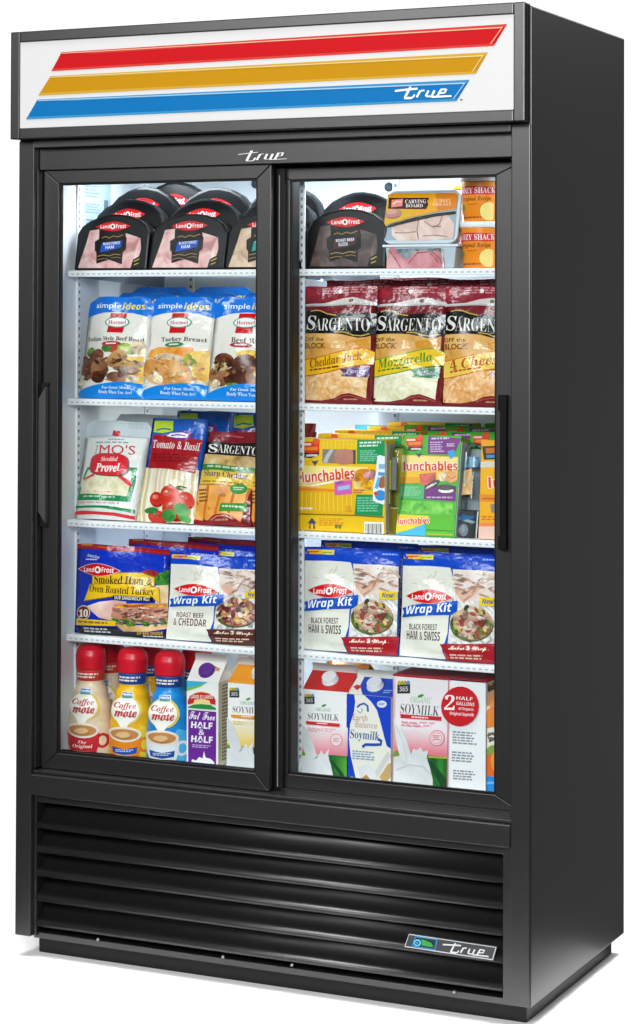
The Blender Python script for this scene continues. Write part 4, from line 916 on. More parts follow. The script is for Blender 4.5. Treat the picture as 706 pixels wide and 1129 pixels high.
def gable_carton(w, d, hs, hr, front, gable, name='milk_carton', ridge='#f0f0ee', sidecol=None, cap=None, capz=.5, capx=0.0, caph=.013, capr=.0155):
    """square carton: shoulder height hs, ridge foot height hr, fin on top"""
    root = empty(name)
    side = card(sidecol or '#e8e6df')
    bm = bmesh.new(); box(bm, -w / 2, w / 2, 0, d, 0, hs, .0012); finish('carton', bm, side, root)
    bm = bmesh.new(); y2 = d / 2
    v = [bm.verts.new(p) for p in ((-w / 2, .0004, hs + .0002), (w / 2, .0004, hs + .0002), (w / 2, d - .0004, hs + .0002), (-w / 2, d - .0004, hs + .0002),
                                   (-w / 2, y2 - .0012, hr), (w / 2, y2 - .0012, hr), (w / 2, y2 + .0012, hr), (-w / 2, y2 + .0012, hr),
                                   (-w / 2 + .012, y2, hr - .012), (w / 2 - .012, y2, hr - .012))]
    for f in ((0, 1, 5, 4), (2, 3, 7, 6), (1, 9, 5), (2, 6, 9), (1, 2, 9), (0, 4, 8), (3, 8, 7), (0, 8, 3)): bm.faces.new([v[i] for i in f])
    bmesh.ops.recalc_face_normals(bm, faces=bm.faces[:])
    finish('gable_top', bm, card(gable), root)
    bm = bmesh.new(); box(bm, -w / 2, w / 2, y2 - .0014, y2 + .0014, hr, hr + .016, .0006); finish('top_fin', bm, card(ridge), root)
    if cap:
        n = Vector((0, -(hr - hs), y2)).normalized()
        b = bmesh.new(); lathe(b, [(capr * 1.12, 0), (capr * 1.12, .0025), (capr, .003), (capr, caph - .002), (capr * .9, caph)], 28)
        c = finish('screw_cap', b, mat(cap, .35, .5, name='cap_plastic_' + cap.lstrip('#')), root)
        c.location = (capx, y2 * capz, hs + (hr - hs) * capz + .0002); c.rotation_euler = (math.atan2(hr - hs, y2), 0, 0)
    return root
def flat_print(a, root, w, z0, z1, y=0.0, x=0.0): print_art(a, grid_surface(lambda u, v: (x + (u - .5) * w, y, z0 + v * (z1 - z0)), 1, 1), 1, 1, root, step=.0003, base=.0003)
def slope_print(a, root, w, d, hs, hr): print_art(a, grid_surface(lambda u, v: ((u - .5) * w, .0004 + v * (d / 2 - .0016), hs + v * (hr - hs)), 1, 1), 1, 1, root, step=.0003, base=.0004)
def brand365(a, x0, y0, x1, y1, part='brand_badge'):
    w, h = x1 - x0, y1 - y0
    a.R(part, '#2c2e30', x0, y0 + h * .25, x1, y1)
    for k, c in enumerate(('#d9b12c', '#8ab83a', '#e08a2a', '#3f9ad0')): a.E(part, c, x0 + w * (.14 + .24 * k), y0 + h * .18, w * .13, h * .17)
    a.T(part, '#c9ccce', '365', x0 + w * .16, y0 + h * .46, x1 - w * .16, y0 + h * .84, 'bold')
MILKW = food('poured_milk', ['#d4d8d8', '#e8eaea', '#f6f7f6'], 9, rough=.3, dist=1.0)
FIELD = food('soy_field', ['#0e4a20', '#2a7a2c', '#5aa436'], 30, stretch=(1, 1, .5))
# ================================================================== the stock on the shelves
S1, S2, S3, S4 = LEVELS
FZ = 0.4255
YF = 0.136
_J = random.Random(7)
def put(root, x, y, z, lean, label, cat, group=None, rz=0):
    if lean > 2: rz += _J.uniform(-1.8, 1.8)
    root.location = (x, y, z + .0008); root.rotation_euler = (-math.radians(lean), 0, math.radians(rz)); return tag(root, label, cat, group)
def again(root, x, y, z, lean, label, scale=None, rz=0):
    if lean > 0: rz += _J.uniform(-2.6, 2.6)
    return dup(root, (x, y, z + .0008), label, scale, lean, rz)

# ---- top shelf, left: arched lunch meat trays, four deep, each row standing taller than the one before it
g = 'lunch meat trays on the top shelf'
ham = food('sliced_ham_pink', ['#b87a78', '#d9a3a0', '#e8bfb8', '#f0d4cc'], 24, rough=.28, dist=1.2)
tan = food('sliced_turkey_tan', ['#a98468', '#cfb092', '#e4cdb4'], 22, rough=.28, dist=1.2)
beef = food('sliced_beef_grey', ['#2e2220', '#4a3834', '#6d5852'], 24, rough=.28, dist=1.2)
tA = put(make_tray(ham, '#1c4fb4', ('BLACK FOREST', 'HAM')), .1525, YF, S1, 10, 'black arched tray of pink ham with a blue patch, leftmost in the front row', 'lunch meat', g)
tC = put(make_tray(tan, '#1f9c96', ('OVEN ROASTED', 'TURKEY')), .533, YF, S1, 12, 'black arched tray with a teal patch and tan meat, beside the door frame', 'lunch meat', g)
again(tA, .3445, YF, S1, 13, 'black arched tray of pink ham with a blue patch, next to the teal one')
ords = ('second', 'third', 'rearmost')
for k, (dx, dy, sc, ln) in enumerate(((.004, .060, 1.28, 7), (.006, .118, 1.52, 6), (.040, .200, 1.64, 5))):
    again(tA, .1525 + dx, YF + dy, S1, ln, 'black tray with a red oval badge, ' + ords[k] + ' back in the leftmost column', (1, 1, sc))
for k, (dx, dy, sc, ln) in enumerate(((.002, .060, 1.26, 8), (.000, .118, 1.48, 6))):
    again(tA, .3445 + dx, YF + dy, S1, ln, 'black tray with a red oval badge, ' + ords[k] + ' back in the column beside the leftmost', (1, 1, sc))
for k, (dx, dy, sc, ln) in enumerate(((-.006, .060, 1.26, 8), (-.016, .118, 1.48, 6))):
    again(tC, .533 + dx, YF + dy, S1, ln, 'black tray by the left door frame, ' + ords[k] + ' back behind the teal patch', (1, 1, sc))
# ---- top shelf, right
tR = put(make_tray(beef, '#4a2a24', ('ROAST BEEF', 'SLICED'), '#191412'), .729, YF, S1, 4, 'black arched tray of grey brown roast beef, front left of the right hand top shelf', 'lunch meat', g)
again(tR, .716, YF + .085, S1, 5, 'black tray whose red badge rises just over the roast beef tray at front', (1, 1, 1.32))
again(tR, .826, YF + .100, S1, 7, 'black tray glimpsed between the roast beef tray and the clear turkey tub', (1, 1, 1.17))
def make_meat_tub():
    root = empty('meat_tub'); w, h = .168, .118
    def rr(w_, h_, r, n=5):
        pts = []
        for cx, cz, a0 in ((w_ / 2 - r, r, -90), (w_ / 2 - r, h_ - r, 0), (-w_ / 2 + r, h_ - r, 90), (-w_ / 2 + r, r, 180)):
            for i in range(n + 1): t = math.radians(a0 + 90 * i / n); pts.append((cx + r * math.cos(t), cz + r * math.sin(t)))
        return pts
    bm = bmesh.new(); prism_y(bm, rr(w, h, .02), 0, .007, .0022); finish('rim', bm, mat('#c9d6de', .2, .5, name='frosted_rim'), root)
    bm = bmesh.new(); prism_y(bm, [(x, z * .94 + .003) for x, z in rr(w * .93, h, .018)], .0072, .036, .004); finish('tub', bm, mat('#b6c4cc', .2, .5, name='clear_tub_plastic'), root)
    a = Art([(2, 440), (452, 448), (28, 118), (492, 112)], lambda c: mat(c, .24, .5, .15, 30, name='tub_label_' + c.lstrip('#'), bdist=.003))
    a.P('lid_film', '#97a8b4', [(30, 140), (470, 140), (440, 425), (20, 420)])
    a.P('meat_slices', food('turkey_slices', ['#c9a596', '#dcc0b4', '#e8d6cc'], 16, dist=1.4), [(60, 345), (140, 310), (240, 290), (330, 280), (400, 272), (440, 330), (430, 420), (250, 428), (100, 424), (62, 390)])
    for p in ([(225, 300), (215, 360), (225, 420)], [(370, 278), (350, 330), (310, 350)], [(80, 375), (140, 378), (210, 372)], [(250, 400), (330, 396), (400, 408)], [(260, 310), (300, 340), (360, 345)]): a.B('meat_slices', '#9c7a70', p, 6)
    a.P('paper_label', '#1d1612', [(10, 348), (60, 322), (200, 285), (330, 262), (450, 250), (452, 268), (330, 282), (200, 308), (60, 340)])
    a.P('paper_label', '#eaa210', [(32, 150), (56, 136), (455, 138), (466, 160), (452, 236), (330, 252), (190, 282), (60, 318), (12, 338)]); a.P('paper_label', '#d97c14', [(330, 137), (455, 138), (466, 160), (454, 232), (340, 246)]); a.P('paper_label', '#d9b010', [(40, 235), (220, 240), (150, 288), (60, 318), (14, 334)])
    a.P('paper_label', '#34150f', [(40, 164), (292, 166), (278, 186), (286, 206), (272, 236), (36, 230)]); a.P('paper_label', '#e88a78', [(58, 176), (130, 170), (124, 216), (56, 222)]); a.B('paper_label', '#f6d8cc', [(66, 204), (90, 186), (118, 190)], 8)
    a.T('paper_label', '#f0e4da', 'CARVING', 142, 176, 272, 200, 'serif'); a.T('paper_label', '#f0e4da', 'BOARD', 146, 204, 252, 224, 'serif'); a.T('paper_label', '#f2cf9a', 'TURKEY', 316, 174, 426, 194, 'serif'); a.T('paper_label', '#f2cf9a', 'BREAST', 312, 197, 426, 216, 'serif')
    a.E('paper_label', '#b98272', 72, 262, 52, 30, -6); a.E('paper_label', '#cf9c8a', 60, 250, 34, 16, -6); a.B('paper_label', '#8a5a4c', [(30, 285), (70, 288), (110, 278)], 6)
    print_art(a, grid_surface(lambda u, v: ((u - .5) * w, 0, v * h), 1, 1), 1, 1, root)
    return root
tub = make_meat_tub()
def make_flat_tub():
    root = empty('meat_tub'); w, d, h = .166, .12, .050
    bm = bmesh.new(); prism_y(bm, [(-w / 2 + .008, 0), (w / 2 - .008, 0), (w / 2 - .003, h - .006), (-w / 2 + .003, h - .006)], 0.003, d, .003); finish('tub', bm, mat('#b6c4cc', .2, .5, name='clear_tub_plastic'), root)
    bm = bmesh.new(); box(bm, -w / 2 - .003, w / 2 + .003, 0, d + .003, h - .0058, h, .002); finish('rim', bm, mat('#dfe6ea', .25, .5, name='white_rim'), root)
    a = Art([(45, 582), (490, 586), (35, 485), (500, 485)], lambda c: mat(c, .22, .5))
    hs = food('ham_slice_pink', ['#b5646c', '#cf8f94', '#dfb0b2'], 14)
    a.P('meat_slices', '#8a979f', [(48, 488), (408, 488), (408, 584), (52, 584)])
    for x, y, rx, ry in ((100, 560, 60, 50), (290, 560, 110, 62), (170, 575, 70, 40), (370, 560, 60, 60), (80, 510, 30, 30)): a.E('meat_slices', hs, x, y, rx, ry); 
    for p in ([(190, 560), (250, 510), (330, 505), (390, 560)], [(60, 500), (110, 545), (140, 580)], [(340, 500), (400, 540), (415, 580)]): a.B('meat_slices', '#b06a72', p, 6)
    a.B('meat_slices', '#d5dde2', [(418, 490), (420, 584)], 9)
    print_art(a, grid_surface(lambda u, v: ((u - .5) * (w - .012), .0028, v * (h - .007)), 1, 1), 1, 1, root, base=.0006)
    return root
ft = put(make_flat_tub(), .9015, YF, S1, 0, 'flat clear tub of pink ham slices under the turkey breast tub', 'lunch meat', 'clear meat tubs on the top shelf')
put(tub, .899, YF + .001, S1 + .0515, 16, 'clear tub of turkey breast slices with an orange and brown label, tilted back', 'lunch meat', 'clear meat tubs on the top shelf')
fb = dup(ft, (.965, .30, S1 + .0008), 'flat clear tub hidden low behind the two stacked orange cups'); fb2 = dup(ft, (.965, .30, S1 + .0520), 'flat clear tub stacked behind the orange cups under a yellow label')
again(tub, .975, .302, S1 + .1025, 24, 'clear tub with a yellow and black label edge peeking over the stacked orange cups', (1, 1, .78))
def make_cup():
    root = empty('pudding_cup'); pr = [(.0365, 0), (.0372, .001), (.0425, .083), (.0425, .0835)]
    bm = bmesh.new(); lathe(bm, pr, 40); finish('cup', bm, mat('#ee8a1a', .35, .5, name='orange_cup'), root)
    bm = bmesh.new(); lathe(bm, [(.0432, .0838), (.0446, .0846), (.0448, .0945), (.0440, .0958), (.040, .0962)], 40); finish('lid', bm, mat('#eef1f2', .35, .5, name='white_lid'), root)
    a = Art([(500, 585), (700, 590), (486, 372), (716, 380)], lambda c: mat(c, .35, .5, name='cup_ink_' + c.lstrip('#')))
    a.P('cup_print', '#c8283a', [(494, 405), (560, 398), (716, 408), (716, 450), (560, 444), (490, 448)]); a.T('cup_print', '#f4e4e0', 'KOZY SHACK', 500, 408, 716, 440, 'serif', 1); a.T('cup_print', '#6a3a14', 'Original Recipe', 514, 456, 690, 486, 'serifi', 1)
    a.E('cup_print', '#f2d880', 676, 540, 48, 50); a.E('cup_print', '#4f8a3a', 516, 515, 20, 18, -20); a.lines('cup_print', '#8a4a10', 520, 566, 640, 582, 1, 3); a.lines('cup_print', '#a8601a', 560, 495, 620, 505, 1, 4)
    def S_(u, v):
        t = math.radians(-62 + 124 * u); r = .0367 + .0057 * v + .0005; return (r * math.sin(t), -r * math.cos(t), .002 + v * .080)
    print_art(a, grid_surface(S_, 14, 1), 14, 1, root)
    return root
cup = put(make_cup(), 1.020, YF + .046, S1, 0, 'orange cup with a white lid, lower one of the stack on the top shelf', 'dessert cup', 'orange cups on the top shelf')
again(cup, 1.021, YF + .046, S1 + .0964, 0, 'orange cup with a white lid, standing on the other orange cup')

# ---- second shelf, left: ready meal pouches
g = 'ready meal pouches on the second shelf'
B_ = food('roast_meat_dark', ['#33160c', '#5f2f1c', '#8a5236'], 20, rough=.22, dist=1.0); B2 = food('roast_meat_brown', ['#5a3320', '#8a5a38', '#b4855a'], 22, rough=.3)
POT = food('roast_potato', ['#9a6a34', '#c29252', '#dcb880'], 18, rough=.35); CORN = food('sweetcorn', ['#c98f14', '#eab92a', '#f4d85e'], 70, 'voronoi', rough=.35)
q1 = [('E', '#6a9a3a', 150, 610, 40, 45, 10), ('E', '#a8bd4a', 480, 585, 85, 45, 15), ('E', '#c94a30', 360, 575, 48, 46), ('E', '#4a7a2a', 310, 580, 50, 34), ('E', '#e3c9a0', 560, 570, 60, 60), ('P', CORN, [(440, 660), (600, 640), (590, 880), (480, 880), (420, 760)]),
      ('E', '#c08a3a', 520, 720, 110, 30, -6), ('E', '#8a5a24', 470, 760, 110, 26, 4), ('E', POT, 395, 670, 96, 60, -38), ('E', B2, 400, 830, 95, 46, 5), ('E', '#6e4420', 480, 790, 80, 24, -8), ('E', B_, 95, 690, 44, 48), ('E', B_, 215, 650, 72, 60, -35), ('E', B_, 130, 755, 62, 92, 20), ('E', B2, 245, 760, 76, 100, 8), ('E', B_, 230, 830, 60, 50), ('E', '#ead9bc', 520, 845, 50, 28, -8), ('E', '#e8d8c0', 75, 860, 40, 50, 30)]
p1 = put(make_ready_meal('Italian Style Beef Roast', '#a8323c', [(None, q1)], seed=1), .152, YF + .012, S2, 11.5, 'white pouch with a blue top and dark sliced beef roast, left end of its row', 'ready meal', g)
F2 = [(30, 678), (398, 682), (75, 100), (455, 103)]
GRV = food('turkey_gravy', ['#b8702a', '#d9964a', '#e8b878', '#f0d0a0'], 10, rough=.25, dist=1.5)
q2 = [('P', food('sweet_potato', ['#d9701a', '#ee9430', '#f6b050'], 30, rough=.35), [(72, 450), (85, 405), (130, 388), (330, 395), (350, 450), (200, 470)]), ('P', CORN, [(310, 420), (410, 405), (405, 580), (330, 590)]), ('E', '#ead2b0', 205, 462, 95, 36, 8), ('E', GRV, 185, 535, 140, 74, 4), ('E', GRV, 100, 510, 60, 50, 30), ('E', '#efe0c8', 135, 562, 42, 26, 40), ('E', '#d8923c', 260, 570, 80, 36), ('E', '#b4c43a', 305, 465, 22, 36, 15), ('E', '#7a9a2a', 330, 480, 18, 24), ('E', '#e6dccb', 60, 585, 26, 30), ('E', '#f3e6d2', 350, 590, 30, 14)]
p2 = put(make_ready_meal('Turkey Breast', '#2d8a50', [(F2, q2)], seed=2, speck=('#d08c42', '#e8b878', '#dd9c50', '#f0cc94'), nx0=225, nx1=600), .311, YF + .012, S2, 12, 'white pouch with a blue top and sliced turkey in gravy, middle of its row', 'ready meal', g)
F3 = [(395, 690), (765, 694), (442, 100), (820, 104)]
q3 = [('P', '#e0c080', [(560, 420), (720, 410), (730, 500), (600, 480)]), ('E', CORN, 640, 440, 70, 30), ('E', B_, 500, 468, 60, 42, 10), ('E', B_, 610, 490, 66, 54, -20), ('E', B2, 475, 555, 66, 60, 25), ('E', B_, 560, 555, 66, 50, -15), ('E', B_, 620, 585, 72, 42, 5), ('E', '#e8cf9a', 480, 502, 44, 24, -12), ('E', '#a8783a', 476, 500, 26, 12, -12), ('E', B2, 690, 560, 70, 60), ('E', '#f0c878', 690, 545, 30, 24), ('E', '#5f8a2a', 560, 612, 44, 14, 10), ('E', '#dcc8a0', 450, 600, 30, 26)]
p3 = put(make_ready_meal('Beef Roast', '#a8323c', [(F3, q3)], seed=3, nx0=270, nx1=560), .478, YF + .012, S2, 12, 'white pouch with a blue top and chunks of brown beef, beside the door frame', 'ready meal', g)
for pr, x, who in ((p1, .152, 'beef roast pouch at the left end'), (p2, .311, 'turkey pouch'), (p3, .478, 'pouch of beef chunks')):
    for k, (dy, ln, sc) in enumerate(((.085, 8, 1.03), (.185, 6, 1.09))):
        again(pr, x + (.022, .008)[k], YF + .012 + dy, S2, ln, ('blue pouch top rising directly behind the ' if k == 0 else 'blue pouch top furthest back behind the ') + who, (1, 1, sc))
# ---- second shelf, right: shredded cheese bags
g = 'shredded cheese bags on the second shelf'
CJ = food('cheddar_jack_shreds', ['#d99a4e', '#edbe80', '#f6dcb4'], 45, 'noise', rough=.4, dist=2.0); MZ = food('mozzarella_shreds', ['#d9d2a4', '#ebe6c4', '#f6f2dc'], 45, rough=.4, dist=2.0); FC = food('four_cheese_shreds', ['#e0924a', '#f0b878', '#f8dcb0'], 45, rough=.4, dist=2.0)
c1 = put(make_cheese_bag('Cheddar Jack', '#8a3418', ('#c9541c', '#f2bd1c'), '#4c2266', 'Fancy', CJ, seed=3), .706, YF + .016, S2, 4, 'dark red bag of cheddar jack with a purple ribbon, left of its row', 'shredded cheese', g)
c2 = put(make_cheese_bag('Mozzarella', '#3f8a2c', ('#3f9a3a', '#f0c820'), '#1d7a44', 'Traditional', MZ, seed=5, w=.166), .8655, YF + .016, S2, 7, 'dark red bag of pale mozzarella with a green ribbon, middle of its row', 'shredded cheese', g)
c3 = put(make_cheese_bag('4 Cheese', '#b4521c', ('#d9701c', '#f4cc5a'), '#e0a02c', 'Mexican', FC, seed=9, w=.165), 1.027, YF + .016, S2, 6, 'dark red bag of orange four cheese, cut off by the right door frame', 'shredded cheese', g)
for cbag, x, who in ((c1, .722, 'cheddar jack bag'), (c2, .880, 'mozzarella bag'), (c3, 1.035, 'four cheese bag')):
    again(cbag, x, YF + .095, S2, 4, 'dark red bag showing only its top strip just behind the ' + who, (1, 1, 1.055))
again(c2, .80, YF + .190, S2, 3, 'dark red bag furthest back, seen between the cheddar jack and mozzarella bags', (1, 1, 1.075))

# ---- third shelf, left
pv = put(make_provel_bag(), .137, YF + .012, S3, 16, 'white bag of shredded cheese with a red name plate, in front', 'shredded cheese', 'white shredded cheese bags')
again(pv, .180, YF + .085, S3, 11, 'white bag whose clear top rises behind the shredded cheese bag with the red plate', (1, 1, 1.04))
sg = 'blue string cheese pouches'
stc = put(make_string_cheese(), .289, YF + .012, S3, 17, 'blue and red string cheese pouch with tomatoes and basil printed on it', 'string cheese', sg)
again(stc, .320, YF + .095, S3, 10, 'blue string cheese pouch with a lime tag showing above the front tomato one', (1, 1, 1.04)); again(stc, .452, YF + .115, S3, 9, 'blue string cheese pouch standing behind the cheddar stick pouch', (1, 1, 1.03))
shc = put(make_cheese_sticks(), .4315, YF + .012, S3, 19, 'dark red pouch of orange cheddar sticks with a green and yellow band', 'cheese sticks', 'cheddar stick pouches')
again(shc, .552, YF + .020, S3, 17, 'dark red cheddar stick pouch almost hidden by the left door frame'); again(shc, .520, YF + .100, S3, 12, 'dark red cheddar stick pouch standing behind the front cheddar sticks', (1, 1, 1.05))
# ---- third shelf, right: lunch kits
g = 'lunch kit boxes on the third shelf'
lY = put(make_lunch_box('yellow'), .7225, YF, S3, 1, 'yellow lunch kit box with a pink ham window and a bar code, in front', 'lunch kit', g)
lG = put(make_lunch_box('green'), .914, YF, S3, 11, 'green and purple lunch kit box with black biscuits and a clear bottle, in front', 'lunch kit', g)
lO = put(make_lunch_box('orange'), 1.0745, YF, S3, 4, 'orange lunch kit box half hidden by the right door handle stile', 'lunch kit', g)
lB = put(make_lunch_box('blue'), .700, YF + .275, S3, 2, 'sky blue lunch kit box at the back left behind the yellow boxes', 'lunch kit', g)
for k, (dx, dy, sc, ln) in enumerate(((.012, .064, 1.035, 1), (.022, .132, 1.06, 1), (.070, .200, 1.09, 1))):
    again(lY, .7225 + dx, YF + dy, S3, ln, 'yellow lunch kit box, ' + ords[k] + ' one back behind the front yellow box', (1, 1, sc))
for k, (dx, dy, sc, ln) in enumerate(((.020, .100, 1.005, 5), (.030, .185, 1.035, 3), (.095, .255, 1.055, 2))):
    again(lG, .914 + dx, YF + dy, S3, ln, 'green and purple lunch kit box, ' + ords[k] + ' one back behind the front green box', (1, 1, sc))
again(lY, .812, YF + .268, S3, 1, 'yellow lunch kit box at the very back, rising left of the green boxes', (1, 1, 1.13))
again(lG, .845, YF + .190, S3, 3, 'green and purple lunch kit box in the gap behind the yellow and green boxes', (1, 1, 1.04))
again(lG, 1.035, YF + .100, S3, 3, 'green and purple lunch kit box standing behind the orange box at right', (1, 1, 1.01))

# ---- fourth shelf
g = 'sandwich and wrap kit bags on the fourth shelf'
sk = put(make_sandwich_kit(), .1775, YF + .012, S4, 3, 'blue sandwich kit bag with yellow banners and a ham sandwich, in front', 'sandwich kit', g)
again(sk, .275, YF + .065, S4, 3, 'blue bag with a red top seal rising just behind the front ham sandwich bag', (1, 1, 1.05)); again(sk, .395, YF + .125, S4, 3, 'blue bag with a red top seal furthest back behind the roast beef wrap bag', (1, 1, 1.075))
WB = ['#7a2a2c', '#a84a40', '#d9a06a', '#c98a90', '#e0b858', '#5c1e22', '#e8d2b0']; WG = ['#b98268', '#d9b09a', '#8a5a3a', '#e4d070', '#5c7a2c', '#c9a08a', '#a84a40', '#efe2d0', '#3f4a22']
wb = put(make_wrap_kit(('ROAST BEEF', '& CHEDDAR'), '#5a2a22', WB, food('beef_wrap', ['#5f1f20', '#a04a44', '#d9b088'], 22), w=.236, h=.190, seed=21, two='#6a2a2a'), .413, YF + .012, S4, 6, 'white and blue roast beef wrap bag with a brown ribbon, beside the ham sandwich bag', 'wrap kit', g)
again(wb, .470, YF + .062, S4, 5, 'white and blue wrap bag showing only a blue top edge behind the roast beef bag', (1, 1, 1.03))
wk = put(make_wrap_kit(('BLACK FOREST', 'HAM & SWISS'), '#a81c28', WG, food('ham_wrap', ['#8a5a40', '#c49a80', '#e4d0b8'], 22), seed=17), .7375, YF + .012, S4, 3, 'white and blue ham and swiss wrap bag with a red ribbon, nearest the middle stile', 'wrap kit', g)
again(wk, .963, YF + .012, S4, 4, 'white and blue ham and swiss wrap bag with a red ribbon, nearest the right handle')
again(wk, .752, YF + .068, S4, 3, 'blue wrap bag top edge right behind the ham and swiss bag by the middle stile', (1, 1, 1.045)); again(wk, .978, YF + .068, S4, 3, 'blue wrap bag top edge right behind the ham and swiss bag by the right handle', (1, 1, 1.045))

# ---- bottom: creamer bottles and cartons
g = 'creamer bottles on the bottom shelf'
b1 = put(make_creamer('#e3cdb0', '#d8392c', '#cc2a33', '#c2222c', ('The', 'Original'), '#ecd9c0'), at(100, 790, .155).x, .155, FZ, 0, 'cream and red creamer bottle with a red mug, leftmost in the front row', 'creamer', g)
b2 = put(make_creamer('#efb30e', '#1d4fa4', '#ee8a16', '#1d4fb0', ('Caramel',), '#f6cf3a'), at(146, 790, .155).x, .155, FZ, 0, 'yellow creamer bottle with a blue collar and an orange mug, in the front row', 'creamer', g)
b3 = put(make_creamer('#1686d0', '#184a9a', '#e9eef2', '#1a4fa0', ('Vanilla',), '#4db8ea'), at(187, 790, .155).x, .155, FZ, 0, 'blue creamer bottle in the front row beside the purple carton', 'creamer', g)
for br, x, who in ((b1, at(120, 740, .268).x, 'cream coloured'), (b2, at(164, 742, .268).x, 'yellow'), (b3, at(217, 745, .268).x, 'blue')):
    again(br, x, .268, FZ, 0, who + ' creamer bottle with a red cap, standing in the second row')
C1 = [(248, 806), (436, 822), (240, 268), (437, 282)]
def half_half():
    w, d, hs, hr = .078, .078, .182, .2205
    root = gable_carton(w, d, hs, hr, None, '#eeece6', sidecol='#e6dfca', cap='#5c2a8a', capz=.50, caph=.010, capr=.017, ridge='#eeeae2')
    a = Art(C1, card); P_ = '#6b2391'
    a.P('front_print', '#f2f0ea', [(238, 262), (440, 276), (440, 826), (244, 812)])
    a.P('front_print', P_, [(252, 458), (424, 470), (424, 812), (258, 800)])
    a.P('front_print', '#35b0d4', [(240, 272), (372, 280), (330, 306), (240, 340)]); a.P('front_print', '#7ab83a', [(244, 318), (330, 296), (352, 288), (330, 308), (246, 338)])
    a.E('brand_badge', '#f4d890', 335, 395, 74, 56); a.P('brand_badge', '#c8202c', [(250, 400), (262, 368), (300, 350), (335, 344), (380, 352), (412, 374), (422, 400), (416, 420), (380, 396), (335, 386), (290, 394), (256, 418)]); a.T('brand_badge', '#f6e6d8', 'LAND O LAKES', 268, 362, 404, 386, 'bold'); a.P('brand_badge', '#c8202c', [(250, 400), (290, 392), (286, 416), (250, 424)]); a.P('brand_badge', '#c8202c', [(384, 394), (420, 402), (420, 424), (388, 416)])
    a.P('brand_badge', '#1f8a44', [(250, 440), (290, 424), (335, 420), (390, 426), (424, 444), (424, 456), (252, 446)])
    a.T('product_name', '#f2eaf6', 'Fat Free', 258, 470, 418, 522, 'script', 3, .01); a.T('product_name', '#f6f2fa', 'HALF', 272, 536, 402, 578, 'bold', 3, .02); a.T('product_name', '#f6f2fa', '&', 318, 584, 354, 620, 'bold'); a.T('product_name', '#f6f2fa', 'HALF', 274, 626, 404, 668, 'bold', 3, .02); a.lines('product_name', '#cbb0da', 280, 680, 400, 704, 2, 3, .05)
    a.P('front_print', '#f4f2f0', [(276, 802), (282, 776), (306, 784), (324, 760), (344, 770), (352, 722), (362, 764), (390, 770), (412, 790), (416, 812)])
    flat_print(a, root, w, 0, hs)
    a = Art([(240, 268), (437, 282), (285, 150), (482, 165)], card); a.P('gable_print', '#c0702c', [(395, 180), (440, 200), (436, 215), (392, 200)]); a.lines('gable_print', '#d8a888', 400, 200, 450, 225, 2, 3); slope_print(a, root, w, d, hs, hr)
    a = Art([(0, 100), (100, 100), (0, 0), (100, 0)], card); a.lines('side_print', '#8a7a5a', 20, 4, 80, 96, 22, 6); a.R('side_print', '#d8cba4', 0, 60, 12, 100)
    print_art(a, grid_surface(lambda u, v: (w / 2, .002 + u * (d - .004), v * hs), 1, 1), 1, 1, root, base=.0004)
    return root
g = 'cartons on the bottom shelf'
hh = put(half_half(), .3915, YF, FZ, 0, 'white and purple half and half carton with a purple screw cap, in front', 'carton', g)
again(hh, .437, YF + .115, FZ, 0, 'white carton with a dark purple cap, behind the orange topped soymilk carton')
